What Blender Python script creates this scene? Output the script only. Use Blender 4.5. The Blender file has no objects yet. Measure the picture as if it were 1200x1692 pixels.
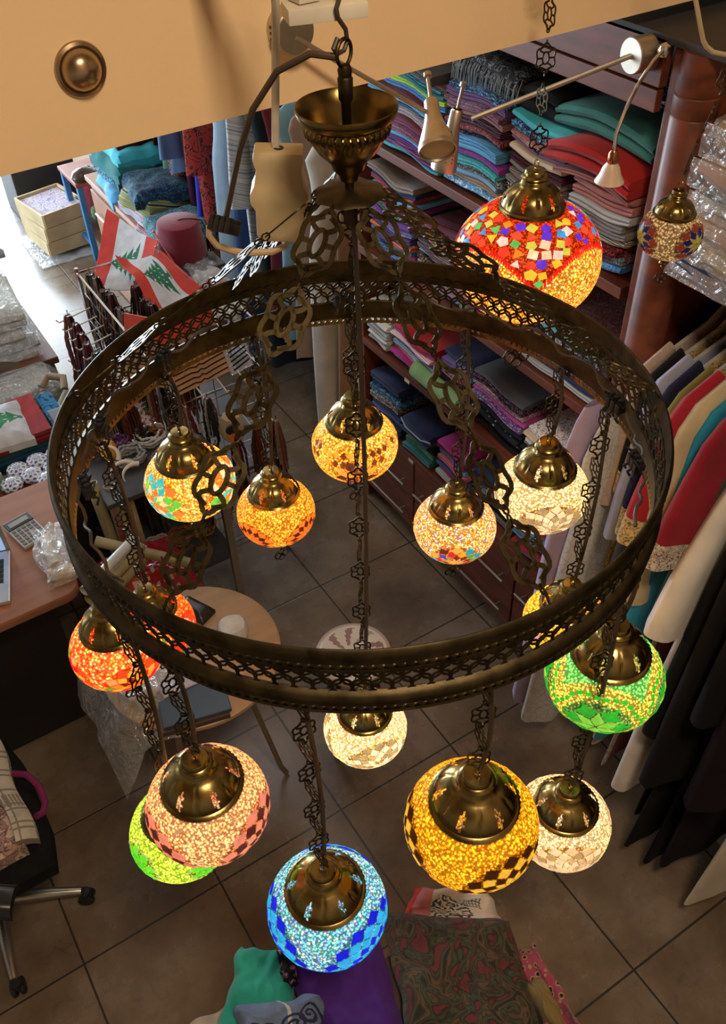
import bpy, bmesh, math, random
from mathutils import Vector, Matrix, noise
S = bpy.context.scene
COL = S.collection
PI = math.pi
R = math.radians
rnd = random.Random(7)

# ------------------------------------------------------------------ tagging
def tag(o, label=None, cat=None, group=None, kind=None):
    if label: o['label'] = label
    if cat: o['category'] = cat
    if group: o['group'] = group
    if kind: o['kind'] = kind
    return o

def thing(name, label, cat, loc=(0, 0, 0), rz=0.0, group=None):
    o = bpy.data.objects.new(name, None)
    o.empty_display_size = .05
    o.location = loc; o.rotation_euler = (0, 0, rz)
    COL.objects.link(o)
    return tag(o, label, cat, group)

def copy_tree(o, parent=None):
    c = o.copy(); COL.objects.link(c); c.parent = parent
    for ch in list(o.children):
        copy_tree(ch, c)
    return c

# ------------------------------------------------------------------ mesh builder
class MB:
    def __init__(s):
        s.v = []; s.f = []; s.m = []; s.c = []
    def add(s, vs, fs, mi=0, col=(1, 1, 1), M=None):
        b = len(s.v)
        if M is not None: vs = [M @ Vector(p) for p in vs]
        s.v += [tuple(p) for p in vs]
        for i, f in enumerate(fs):
            s.f.append(tuple(b + k for k in f))
            s.m.append(mi if not isinstance(mi, list) else mi[i])
            s.c.append(col[i] if isinstance(col, list) else col)
        return s
    def box(s, c, d, rz=0, mi=0, col=(1, 1, 1), M=None):
        x, y, z = d[0] / 2, d[1] / 2, d[2] / 2
        vs = [(-x, -y, -z), (x, -y, -z), (x, y, -z), (-x, y, -z), (-x, -y, z), (x, -y, z), (x, y, z), (-x, y, z)]
        T = Matrix.Translation(c) @ Matrix.Rotation(rz, 4, 'Z')
        if M is not None: T = M @ T
        return s.add(vs, [(3, 2, 1, 0), (4, 5, 6, 7), (0, 1, 5, 4), (1, 2, 6, 5), (2, 3, 7, 6), (3, 0, 4, 7)], mi, col, T)
    def lathe(s, prof, n=32, c=(0, 0, 0), fn=None, skip=None, mi=0, col=(1, 1, 1), M=None):
        vs = []; fs = []; cs = []
        for j, (r, z) in enumerate(prof):
            for i in range(n):
                a = 2 * PI * i / n
                rr = r * (fn(a, j) if fn else 1)
                vs.append((c[0] + rr * math.cos(a), c[1] + rr * math.sin(a), c[2] + z))
        for j in range(len(prof) - 1):
            for i in range(n):
                if skip and skip(i, j): continue
                k = (i + 1) % n
                fs.append((j * n + i, j * n + k, (j + 1) * n + k, (j + 1) * n + i))
        return s.add(vs, fs, mi, col, M)
    def disc(s, r, z, n=32, c=(0, 0), mi=0, col=(1, 1, 1), up=True, M=None):
        vs = [(c[0] + r * math.cos(2 * PI * i / n), c[1] + r * math.sin(2 * PI * i / n), z) for i in range(n)]
        f = tuple(range(n)) if up else tuple(reversed(range(n)))
        return s.add(vs, [f], mi, col, M)
    def tube(s, pts, r, n=8, closed=False, mi=0, col=(1, 1, 1), M=None, rs=None, sc=(1, 1), up=None):
        pts = [Vector(p) for p in pts]; N = len(pts)
        if N < 2: return s
        vs = []; fs = []
        U = None
        for i, p in enumerate(pts):
            if closed: t = pts[(i + 1) % N] - pts[i - 1]
            else: t = pts[min(i + 1, N - 1)] - pts[max(i - 1, 0)]
            if t.length < 1e-9: t = Vector((0, 0, 1))
            t.normalize()
            if up is not None: U = Vector(up)
            elif U is None:
                U = Vector((0, 0, 1)) if abs(t.z) < .9 else Vector((1, 0, 0))
            U = (U - t * U.dot(t))
            if U.length < 1e-6: U = Vector((1, 0, 0)) - t * t.x
            U.normalize(); W = t.cross(U)
            q = rs[i] if rs else r
            for k in range(n):
                a = 2 * PI * (k + .5) / n
                vs.append(p + U * (q * sc[0] * math.cos(a)) + W * (q * sc[1] * math.sin(a)))
        L = N if closed else N - 1
        for i in range(L):
            j = (i + 1) % N
            for k in range(n):
                l = (k + 1) % n
                fs.append((i * n + k, i * n + l, j * n + l, j * n + k))
        if not closed:
            fs.append(tuple(reversed(range(n)))); fs.append(tuple(range((N - 1) * n, N * n)))
        return s.add(vs, fs, mi, col, M)
    def grid(s, fn, nu, nv, cu=False, mi=0, col=(1, 1, 1), cf=None, mf=None, M=None):
        """fn(u,v) -> point, u,v in 0..1"""
        vs = []; U = nu if cu else nu + 1
        for j in range(nv + 1):
            for i in range(U): vs.append(fn(i / nu, j / nv))
        fs = []; cs = []; ms = []
        for j in range(nv):
            for i in range(nu):
                k = (i + 1) % U
                fs.append((j * U + i, j * U + k, (j + 1) * U + k, (j + 1) * U + i))
                cs.append(cf((i + .5) / nu, (j + .5) / nv) if cf else col)
                ms.append(mf((i + .5) / nu, (j + .5) / nv) if mf else mi)
        return s.add(vs, fs, ms, cs, M)
    def slab(s, fn, nu, nv, th, cf=None, col=(1, 1, 1), mi=0, M=None, col2=None):
        """two-sided sheet with thickness th along -z"""
        s.grid(fn, nu, nv, cf=cf, col=col, mi=mi, M=M)
        g = lambda u, v: (fn(1 - u, v)[0], fn(1 - u, v)[1], fn(1 - u, v)[2] - th)
        s.grid(g, nu, nv, col=col2 or col, mi=mi, M=M, cf=(lambda u, v: cf(1 - u, v)) if (cf and not col2) else None)
        per = [(i / nu, 0) for i in range(nu)] + [(1, j / nv) for j in range(nv)] + [(1 - i / nu, 1) for i in range(nu)] + [(0, 1 - j / nv) for j in range(nv)]
        b = []; n = len(per)
        for (u, v) in per:
            p = fn(u, v); b.append(p); b.append((p[0], p[1], p[2] - th))
        fs = [(2 * i, 2 * i + 1, (2 * i + 3) % (2 * n), (2 * i + 2) % (2 * n)) for i in range(n)]
        cc = [cf(min(max(u, .001), .999), min(max(v, .001), .999)) for (u, v) in per] if cf else col
        return s.add(b, fs, mi, cc, M)
    def build(s, name, mats, parent=None, smooth=True, bevel=0, loc=None, solid=0, weld=False):
        me = bpy.data.meshes.new(name)
        me.from_pydata(s.v, [], s.f)
        if not isinstance(mats, (list, tuple)): mats = [mats]
        for m in mats: me.materials.append(m)
        me.polygons.foreach_set('material_index', s.m)
        ca = me.color_attributes.new('col', 'FLOAT_COLOR', 'CORNER')
        d = []
        for p in me.polygons:
            c = s.c[p.index]; c = (c[0], c[1], c[2], 1.0)
            d += list(c) * p.loop_total
        ca.data.foreach_set('color', d)
        me.polygons.foreach_set('use_smooth', [smooth] * len(me.polygons))
        me.validate(); me.update()
        if bevel or weld:
            bm = bmesh.new(); bm.from_mesh(me)
            if weld: bmesh.ops.remove_doubles(bm, verts=bm.verts, dist=1e-5)
            if bevel:
                es = [e for e in bm.edges if len(e.link_faces) == 2 and e.calc_face_angle(0) > .6]
                bmesh.ops.bevel(bm, geom=es, offset=bevel, segments=2, affect='EDGES', profile=.6)
            bm.to_mesh(me); bm.free()
        if smooth:
            try: me.set_sharp_from_angle(angle=R(42))
            except Exception: pass
        o = bpy.data.objects.new(name, me); COL.objects.link(o)
        if parent: o.parent = parent
        if loc: o.location = loc
        if solid:
            md = o.modifiers.new('solid', 'SOLIDIFY'); md.thickness = solid; md.offset = 0
        return o

# ------------------------------------------------------------------ materials
MATS = {}
def newmat(name):
    m = bpy.data.materials.new(name); m.use_nodes = True
    nt = m.node_tree; nt.nodes.clear()
    out = nt.nodes.new('ShaderNodeOutputMaterial')
    return m, nt, out
def N(nt, t, **kw):
    n = nt.nodes.new(t)
    for k, v in kw.items():
        if k in n.inputs: n.inputs[k].default_value = v
        else: setattr(n, k, v)
    return n
def L(nt, a, b): nt.links.new(a, b)
def c4(c): return (c[0], c[1], c[2], 1)
def ramp(nt, fac, stops, interp='LINEAR'):
    r = nt.nodes.new('ShaderNodeValToRGB'); r.color_ramp.interpolation = interp
    e = r.color_ramp.elements
    while len(e) > 1: e.remove(e[-1])
    e[0].position = stops[0][0]; e[0].color = c4(stops[0][1])
    for p, c in stops[1:]:
        x = e.new(p); x.color = c4(c)
    L(nt, fac, r.inputs[0]); return r.outputs[0]
def mixc(nt, fac, a, b, mode='MIX'):
    m = nt.nodes.new('ShaderNodeMix'); m.data_type = 'RGBA'; m.blend_type = mode
    for sock, v in ((m.inputs[0], fac), (m.inputs[6], a), (m.inputs[7], b)):
        if isinstance(v, (int, float)): sock.default_value = v
        elif isinstance(v, (tuple, list)): sock.default_value = c4(v)
        else: L(nt, v, sock)
    return m.outputs[2]
def math_(nt, op, a, b=0.0):
    m = nt.nodes.new('ShaderNodeMath'); m.operation = op
    for i, v in enumerate((a, b)):
        if isinstance(v, (int, float)): m.inputs[i].default_value = v
        else: L(nt, v, m.inputs[i])
    return m.outputs[0]
def simple(name, c, rough=.5, metal=0, var=.15, scale=12, bump=0, bscale=80, coat=0, spec=.5, trans=0, stretch=None, sheen=0, alpha=1):
    if name in MATS: return MATS[name]
    m, nt, out = newmat(name)
    tc = N(nt, 'ShaderNodeTexCoord')
    vec = tc.outputs['Object']
    if stretch:
        mp = N(nt, 'ShaderNodeMapping'); mp.inputs['Scale'].default_value = stretch; L(nt, vec, mp.inputs[0]); vec = mp.outputs[0]
    nz = N(nt, 'ShaderNodeTexNoise', Scale=scale, Detail=4.0); L(nt, vec, nz.inputs['Vector'])
    lo = tuple(x * (1 - var) for x in c); hi = tuple(min(1, x * (1 + var)) for x in c)
    col = ramp(nt, nz.outputs[0], [(.3, lo), (.7, hi)])
    b = N(nt, 'ShaderNodeBsdfPrincipled'); L(nt, col, b.inputs['Base Color'])
    b.inputs['Roughness'].default_value = rough; b.inputs['Metallic'].default_value = metal
    b.inputs['Specular IOR Level'].default_value = spec
    b.inputs['Coat Weight'].default_value = coat; b.inputs['Transmission Weight'].default_value = trans
    b.inputs['Sheen Weight'].default_value = sheen; b.inputs['Alpha'].default_value = alpha
    if bump:
        n2 = N(nt, 'ShaderNodeTexNoise', Scale=bscale, Detail=2.0); L(nt, vec, n2.inputs['Vector'])
        bp = N(nt, 'ShaderNodeBump', Strength=bump, Distance=.003); L(nt, n2.outputs[0], bp.inputs['Height']); L(nt, bp.outputs[0], b.inputs['Normal'])
    L(nt, b.outputs[0], out.inputs[0]); MATS[name] = m; return m

brass = simple('antique_brass', (.20, .135, .045), .36, 1, .5, 30, .12, 60)
brass_d = simple('dark_antique_brass', (.062, .047, .024), .48, 1, .5, 30, .15, 60)
brass_cap = simple('cap_brass', (.25, .185, .065), .25, 1, .3, 18, .05, 40)
cable_m = simple('brown_cable', (.05, .032, .02), .5, 0, .2)
black_pl = simple('black_plastic', (.008, .008, .009), .45)
dark_shade = simple('black_fabric', (.007, .007, .008), .9, 0, .3, 30, .4, 200, spec=.15)
steel = simple('brushed_steel', (.55, .49, .40), .38, 1, .1, 40)
chrome = simple('chrome', (.7, .7, .7), .12, 1, .05)
white_pl = simple('white_plastic', (.6, .55, .45), .4)
cream_pl = simple('cream_plastic', (.55, .43, .25), .45)
wood_r = simple('mahogany', (.125, .030, .012), .48, 0, .35, 5, .05, 30, coat=.03, stretch=(6, 1, 6))
wood_d = simple('dark_mahogany', (.045, .014, .009), .45, 0, .3, 5, stretch=(6, 1, 6))
wood_desk = simple('desk_wood', (.30, .13, .075), .3, 0, .15, 5, coat=.2, stretch=(1, 5, 5))
wood_beige = simple('beech_board', (.34, .22, .12), .45, 0, .12, 6, stretch=(1, 6, 1))
wood_pale = simple('pale_box_wood', (.5, .38, .2), .6, 0, .2, 8)
paint_blue = simple('blue_paint', (.04, .16, .36), .5)
plastic_clear = None

def clear_film():
    m, nt, out = newmat('clear_film')
    tc = N(nt, 'ShaderNodeTexCoord')
    nz = N(nt, 'ShaderNodeTexNoise', Scale=28.0, Detail=3.0, Distortion=1.2); L(nt, tc.outputs['Object'], nz.inputs[0])
    bp = N(nt, 'ShaderNodeBump', Strength=1.0, Distance=.02); L(nt, nz.outputs[0], bp.inputs['Height'])
    g = N(nt, 'ShaderNodeBsdfGlossy', Roughness=.12); g.inputs[0].default_value = (1, 1, 1, 1); L(nt, bp.outputs[0], g.inputs['Normal'])
    d = N(nt, 'ShaderNodeBsdfDiffuse'); d.inputs[0].default_value = (.75, .8, .85, 1)
    t = N(nt, 'ShaderNodeBsdfTransparent')
    m1 = N(nt, 'ShaderNodeMixShader'); m1.inputs[0].default_value = .45; L(nt, d.outputs[0], m1.inputs[1]); L(nt, g.outputs[0], m1.inputs[2])
    m2 = N(nt, 'ShaderNodeMixShader'); m2.inputs[0].default_value = .30; L(nt, t.outputs[0], m2.inputs[1]); L(nt, m1.outputs[0], m2.inputs[2])
    L(nt, m2.outputs[0], out.inputs[0]); return m
film = clear_film()

def vcolmat(name, rough=.85, bump=.3, bscale=300, coat=0, metal=0, var=.25):
    m, nt, out = newmat(name)
    at = N(nt, 'ShaderNodeVertexColor', layer_name='col')
    tc = N(nt, 'ShaderNodeTexCoord')
    nz = N(nt, 'ShaderNodeTexNoise', Scale=25.0, Detail=3.0); L(nt, tc.outputs['Object'], nz.inputs[0])
    v = ramp(nt, nz.outputs[0], [(.3, (1 - var,) * 3), (.7, (1, 1, 1))])
    col = mixc(nt, 1.0, at.outputs[0], v, 'MULTIPLY')
    b = N(nt, 'ShaderNodeBsdfPrincipled', Roughness=rough, Metallic=metal); L(nt, col, b.inputs['Base Color'])
    b.inputs['Coat Weight'].default_value = coat
    n2 = N(nt, 'ShaderNodeTexNoise', Scale=float(bscale)); L(nt, tc.outputs['Object'], n2.inputs[0])
    bp = N(nt, 'ShaderNodeBump', Strength=bump, Distance=.002); L(nt, n2.outputs[0], bp.inputs['Height']); L(nt, bp.outputs[0], b.inputs['Normal'])
    L(nt, b.outputs[0], out.inputs[0]); return m
vcloth = vcolmat('woven_cloth')
vgloss = vcolmat('glazed_surface', rough=.25, bump=.05, bscale=60, coat=.4, var=.1)

def fabric(c1, c2=None, c3=None, kind='plain', scale=40):
    key = ('fab', tuple(c1), c2 and tuple(c2), c3 and tuple(c3), kind, scale)
    if key in MATS: return MATS[key]
    c2 = c2 or tuple(x * .55 for x in c1); c3 = c3 or c1
    m, nt, out = newmat('fabric_' + kind)
    tc = N(nt, 'ShaderNodeTexCoord'); vec = tc.outputs['Object']
    if kind == 'plain':
        nz = N(nt, 'ShaderNodeTexNoise', Scale=9.0, Detail=3.0); L(nt, vec, nz.inputs[0])
        col = ramp(nt, nz.outputs[0], [(.3, tuple(x * .75 for x in c1)), (.7, c1)])
    elif kind == 'stripe':
        sp = N(nt, 'ShaderNodeSeparateXYZ'); L(nt, vec, sp.inputs[0])
        cb = N(nt, 'ShaderNodeCombineXYZ'); L(nt, math_(nt, 'ADD', sp.outputs[2], math_(nt, 'MULTIPLY', sp.outputs[0], .35)), cb.inputs[0])
        w = N(nt, 'ShaderNodeTexNoise', Scale=float(scale) * 3, Detail=0.0); L(nt, cb.outputs[0], w.inputs[0])
        col = ramp(nt, w.outputs[0], [(0, c1), (.44, c2), (.50, c3), (.56, c1), (.62, c2)], 'CONSTANT')
    elif kind == 'print':
        nz = N(nt, 'ShaderNodeTexNoise', Scale=float(scale), Detail=1.5, Distortion=1.5); L(nt, vec, nz.inputs[0])
        col = ramp(nt, nz.outputs[0], [(0, c1), (.43, c2), (.5, c1), (.58, c3)], 'CONSTANT')
    elif kind == 'swirl':
        nz = N(nt, 'ShaderNodeTexNoise', Scale=float(scale), Detail=1.0, Distortion=2.5); L(nt, vec, nz.inputs[0])
        col = ramp(nt, nz.outputs[0], [(0, (.02, .015, .015)), (.36, c1), (.41, (.02, .015, .015)), (.47, c2), (.52, (.03, .02, .02)), (.58, c3), (.66, (.02, .02, .02))], 'LINEAR')
    elif kind == 'spots':
        vo = N(nt, 'ShaderNodeTexVoronoi', Scale=float(scale)); L(nt, vec, vo.inputs[0])
        col = ramp(nt, vo.outputs['Distance'], [(0, c2), (.25, c3), (.42, c1)], 'CONSTANT')
    elif kind == 'lace':
        vo = N(nt, 'ShaderNodeTexVoronoi', Scale=float(scale), feature='DISTANCE_TO_EDGE'); L(nt, vec, vo.inputs[0])
        col = ramp(nt, vo.outputs['Distance'], [(0, c2), (.09, c1)], 'LINEAR')
    b = N(nt, 'ShaderNodeBsdfPrincipled', Roughness=.85); L(nt, col, b.inputs['Base Color'])
    b.inputs['Sheen Weight'].default_value = .12 if max(c1) > .05 else .01; b.inputs['Specular IOR Level'].default_value = .22 if max(c1) > .05 else .10
    n2 = N(nt, 'ShaderNodeTexNoise', Scale=220.0); L(nt, vec, n2.inputs[0])
    bp = N(nt, 'ShaderNodeBump', Strength=.25, Distance=.002); L(nt, n2.outputs[0], bp.inputs['Height']); L(nt, bp.outputs[0], b.inputs['Normal'])
    L(nt, b.outputs[0], out.inputs[0]); MATS[key] = m; return m

# ------------------------------------------------------------------ camera
cam = bpy.data.cameras.new('camera'); co = bpy.data.objects.new('camera', cam); COL.objects.link(co)
cam.sensor_fit = 'HORIZONTAL'; cam.sensor_width = 36; cam.lens = 1503.6 / 1200 * 36; cam.clip_start = .02
Rr = Vector((0.84292, -0.53725, -0.02903)); Rd = Vector((-0.38940, -0.57193, -0.72198)); Rf = Vector((0.37128, 0.61988, -0.69130))
Mx = Matrix((( Rr.x, -Rd.x, -Rf.x, 0), (Rr.y, -Rd.y, -Rf.y, 0), (Rr.z, -Rd.z, -Rf.z, 2.8), (0, 0, 0, 1)))
co.matrix_world = Mx
S.camera = co

# ------------------------------------------------------------------ setting
def floor_mat():
    m, nt, out = newmat('floor_tiles')
    g = N(nt, 'ShaderNodeNewGeometry')
    mp = N(nt, 'ShaderNodeMapping'); mp.inputs['Location'].default_value = (.2165 + 4.463, -1.3455 + 4.463, 0); L(nt, g.outputs['Position'], mp.inputs[0])
    br = N(nt, 'ShaderNodeTexBrick', offset=0.0, squash=1.0); L(nt, mp.outputs[0], br.inputs['Vector'])
    br.inputs['Scale'].default_value = 1; br.inputs['Mortar Size'].default_value = .0035; br.inputs['Mortar Smooth'].default_value = .2
    br.inputs['Brick Width'].default_value = .4463; br.inputs['Row Height'].default_value = .4463
    br.inputs['Color1'].default_value = (.9, .9, .9, 1); br.inputs['Color2'].default_value = (1, 1, 1, 1); br.inputs['Mortar'].default_value = (0, 0, 0, 1)
    n1 = N(nt, 'ShaderNodeTexNoise', Scale=3.2, Detail=8.0, Roughness=.65); L(nt, g.outputs['Position'], n1.inputs[0])
    base = ramp(nt, n1.outputs[0], [(.3, (.105, .070, .046)), (.5, (.165, .120, .082)), (.68, (.225, .175, .130))])
    n3 = N(nt, 'ShaderNodeTexNoise', Scale=14.0, Detail=6.0, Distortion=1.5); L(nt, g.outputs['Position'], n3.inputs[0])
    vein = ramp(nt, n3.outputs[0], [(.60, (1, 1, 1)), (.68, (.84, .82, .80)), (.76, (1, 1, 1))])
    base = mixc(nt, 1.0, base, vein, 'MULTIPLY')
    base = mixc(nt, 1.0, base, br.outputs['Color'], 'MULTIPLY')
    col = mixc(nt, br.outputs['Fac'], base, (.035, .03, .025))
    b = N(nt, 'ShaderNodeBsdfPrincipled'); L(nt, col, b.inputs['Base Color'])
    ro = ramp(nt, n1.outputs[0], [(.3, (.20,) * 3), (.7, (.32,) * 3)]); L(nt, ro, b.inputs['Roughness'])
    inv = math_(nt, 'SUBTRACT', 1.0, br.outputs['Fac'])
    h = math_(nt, 'ADD', inv, math_(nt, 'MULTIPLY', n3.outputs[0], .12))
    bp = N(nt, 'ShaderNodeBump', Strength=.4, Distance=.003); L(nt, h, bp.inputs['Height']); L(nt, bp.outputs[0], b.inputs['Normal'])
    L(nt, b.outputs[0], out.inputs[0]); return m
def struct(name, mb, mat, **kw):
    o = mb.build(name, mat, smooth=False, **kw); o['kind'] = 'structure'; return o
plaster = simple('cream_plaster', (.86, .62, .36), .75, 0, .05, 2, .15, 90)
wallp = simple('wall_paint', (.45, .37, .28), .8, 0, .06, 2)
XW, XE, YN, YF = -2.4, 2.12, -1.6, 9.0
struct('floor', MB().box(((XW + XE) / 2, (YN + YF) / 2, -.05), (XE - XW + .2, YF - YN + .2, .1)), floor_mat())
struct('wall_left', MB().box((XW - .05, (YN + YF) / 2, 2.1), (.1, YF - YN, 4.2)), wallp)
struct('wall_right', MB().box((XE + .05, (YN + YF) / 2, 2.1), (.1, YF - YN, 4.2)), wallp)
struct('wall_back', MB().box(((XW + XE) / 2, YN - .05, 2.1), (XE - XW + .2, .1, 4.2)), wallp)
w = MB()
w.box(((XW - .6) / 2, YF + .05, 2.1), (-.6 - XW, .1, 4.2)); w.box(((1.9 + XE) / 2, YF + .05, 2.1), (XE - 1.9, .1, 4.2)); w.box((.65, YF + .05, 3.4), (2.5, .1, 1.6))
struct('wall_front', w, wallp)
w = MB()
for x in (-.6, .65, 1.9): w.box((x, YF + .05, 1.3), (.06, .08, 2.6))
w.box((.65, YF + .05, 2.57), (2.5, .08, .06)); w.box((.65, YF + .05, .04), (2.5, .08, .08))
struct('door_1', w, steel)
w = MB()
for y in (4.6, 5.8, 7.0): w.box((XW + .03, y, 1.5), (.06, .06, 1.7))
for z in (.66, 2.34): w.box((XW + .03, 5.8, z), (.06, 2.46, .06))
struct('added_window_1', w, steel)  # added frame on the solid wall, goes with the extra side daylight
struct('ceiling', MB().box(((XW + XE) / 2, (YN + 1.45) / 2, 4.25), (XE - XW + .2, 1.5 - YN, .1)), wallp)
struct('ceiling_mezzanine', MB().box(((XW + XE) / 2, 5.28, 2.68), (XE - XW, 7.5, .12)), wallp)
struct('trim_mezzanine_edge', MB().box(((XW + XE) / 2, 1.49, 3.22), (XE - XW, .14, 1.965), ), plaster)
# ------------------------------------------------------------------ mosaic glass
def bead_mat(name, cols, strength=1.0, warm=(1, 1, 1), scale=215.0):
    m, nt, out = newmat('mosaic_beads_' + name)
    tc = N(nt, 'ShaderNodeTexCoord'); at = N(nt, 'ShaderNodeVertexColor', layer_name='col')
    vo = N(nt, 'ShaderNodeTexVoronoi', Scale=float(scale)); L(nt, tc.outputs['Object'], vo.inputs[0])
    sp = N(nt, 'ShaderNodeSeparateColor'); L(nt, vo.outputs['Color'], sp.inputs[0])
    n = len(cols)
    base = ramp(nt, sp.outputs[0], [(i / n, c) for i, c in enumerate(cols)], 'CONSTANT')
    base = mixc(nt, 1.0, base, at.outputs[0], 'MULTIPLY')
    shape = ramp(nt, vo.outputs['Distance'], [(0, (.55,) * 3), (.14, (.7,) * 3), (.25, (1.15,) * 3), (.40, (.8,) * 3), (.56, (.22,) * 3)])
    col = mixc(nt, 1.0, base, shape, 'MULTIPLY')
    return glass_shader(m, nt, out, col, strength, vo.outputs['Distance'])
def glass_shader(m, nt, out, col, strength, height=None):
    em = N(nt, 'ShaderNodeEmission', Strength=strength * .58); L(nt, col, em.inputs[0])
    tr = N(nt, 'ShaderNodeBsdfTranslucent'); L(nt, col, tr.inputs[0])
    b = N(nt, 'ShaderNodeBsdfPrincipled', Roughness=.22); L(nt, col, b.inputs['Base Color'])
    if height is not None:
        bp = N(nt, 'ShaderNodeBump', Strength=.6, Distance=.002, invert=True); L(nt, height, bp.inputs['Height']); L(nt, bp.outputs[0], b.inputs['Normal'])
    mx = N(nt, 'ShaderNodeMixShader'); mx.inputs[0].default_value = .25; L(nt, tr.outputs[0], mx.inputs[1]); L(nt, b.outputs[0], mx.inputs[2])
    ad = N(nt, 'ShaderNodeAddShader'); L(nt, em.outputs[0], ad.inputs[0]); L(nt, mx.outputs[0], ad.inputs[1])
    L(nt, ad.outputs[0], out.inputs[0]); return m
def tile_mat(strength=1.0):
    key = 'tile%.2f' % strength
    if key in MATS: return MATS[key]
    m, nt, out = newmat('mosaic_lozenges')
    at = N(nt, 'ShaderNodeVertexColor', layer_name='col')
    tc = N(nt, 'ShaderNodeTexCoord'); nz = N(nt, 'ShaderNodeTexNoise', Scale=60.0); L(nt, tc.outputs['Object'], nz.inputs[0])
    v = ramp(nt, nz.outputs[0], [(.3, (.75,) * 3), (.7, (1, 1, 1))]); col = mixc(nt, 1.0, at.outputs[0], v, 'MULTIPLY')
    MATS[key] = glass_shader(m, nt, out, col, strength); return m
def bulb_glow(): pass

def sph(lon, lat): return Vector((math.cos(lat) * math.cos(lon), math.cos(lat) * math.sin(lon), math.sin(lat)))
def around(lon0, lat0, rho, beta):
    c = sph(lon0, lat0); e = Vector((-math.sin(lon0), math.cos(lon0), 0)); n = c.cross(e)
    return (c * math.cos(rho) + (e * math.cos(beta) + n * math.sin(beta)) * math.sin(rho)).normalized()

def globe(D, P, face):
    """one glass globe: bead coated shell + lozenge tiles. P = pattern dict. face = azimuth of the side towards the room centre"""
    a, c = .5 * D, .405 * D; ck = P.get('capk', 1.0)
    mb = MB()
    prof = []
    th0, th1 = math.acos(.56 * ck), math.acos(.30)          # top / bottom openings
    nv = 56
    for j in range(nv + 1):
        t = th0 + (-th1 - th0) * j / nv
        prof.append((math.cos(t), math.sin(t)))
    prof = [(a * (r ** .93), c * z) for r, z in prof]
    nros = P.get('n', 3); lat0 = R(P.get('lat', -8)); off = R(P.get('off', 0)); step = R(P.get('step', 8.5)); pet = P.get('pet', 8)
    lons = [face + off + 2 * PI * k / nros for k in range(nros)]
    lv = P.get('levels', [])
    rmax = step * (len(lv) + 1.2) if lv else 0
    rmin = step * (P.get('first', 0))
    grout = P.get('grout', (.5, .4, .3)); inner = P.get('inner', (1, 1, 1)); halo = P.get('halo')
    def cf(u, v):
        t = th0 + (-th1 - th0) * v; d = Vector((math.cos(t) * math.cos(2 * PI * u), math.cos(t) * math.sin(2 * PI * u), math.sin(t)))
        best = 9
        for l in lons: best = min(best, d.angle(sph(l, lat0)))
        if 'fn' in P: return P['fn'](2 * PI * u - face, t)
        if lv and best < rmax - step * .55: return grout if best > rmin else inner
        if halo and best < rmax + R(halo[0]): return halo[1]
        return P.get('base', (1, 1, 1))
    n = 96
    def gp(u, v):
        k = v * nv; j = min(int(k + 1e-6), nv)
        r, z = prof[j]; return (r * math.cos(2 * PI * u), r * math.sin(2 * PI * u), z)
    mb.grid(gp, n, nv, cu=True, cf=cf)
    def surf(d, k=1.012):
        t = math.asin(max(-1, min(1, d.z))); lo = math.atan2(d.y, d.x); r = a * (math.cos(t) ** .93)
        return Vector((r * math.cos(lo) * k, r * math.sin(lo) * k, c * math.sin(t) * k))
    def tile(ds, col, sh=.88):
        ps = [surf(d) for d in ds]; m = sum(ps, Vector()) / len(ps)
        if math.hypot(m.x, m.y) < a * .58 * ck and m.z > 0 or m.z < -c * .93: return
        q = [m + (p - m) * sh for p in ps]; k_ = len(q); ct = surf(sum(ds, Vector()).normalized(), 1.016)
        mb.add(q + [ct], [(i, (i + 1) % k_, k_) for i in range(k_)], 1, col)
    rr = random.Random(P.get('seed', 1))
    for l in lons:
        for k, cc in enumerate(lv):
            if cc is None: continue
            for i in range(pet):
                a0 = 2 * PI * (i + .5 * (k % 2)) / pet + R(P.get('rot', 0)); h = PI / pet
                R0, R1, R2 = step * k, step * (k + 1), step * (k + 2)
                colr = rr.choice(cc) if isinstance(cc, list) else cc
                tile([around(l, lat0, R0, a0), around(l, lat0, R1, a0 - h), around(l, lat0, R2, a0), around(l, lat0, R1, a0 + h)], colr)
    if P.get('ring'):                                   # outline of small square tiles
        rad, colr, cnt = P['ring']
        for l in lons:
            for i in range(cnt):
                b = 2 * PI * i / cnt; s_ = R(2.3)
                wob = R(rad) + R(2.2) * math.cos(6 * b)
                tile([around(l, lat0, wob - s_, b - .09), around(l, lat0, wob - s_, b + .09), around(l, lat0, wob + s_, b + .08), around(l, lat0, wob + s_, b - .08)], colr, .9)
    if P.get('band'):                                   # a latitude row of lozenges
        for (la, h, colr) in P['band']:
            cnt = 34; la = R(la); h = R(h)
            for i in range(cnt):
                b = 2 * PI * (i + (.5 if la > R(30) else 0)) / cnt; w = PI / cnt * 1.02
                cc = rr.choice(colr) if isinstance(colr, list) else colr
                tile([sph(b, la - h), sph(b + w, la), sph(b, la + h), sph(b - w, la)], cc)
    if 'shards' in P: P['shards'](tile, face, rr)
    return mb

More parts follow.
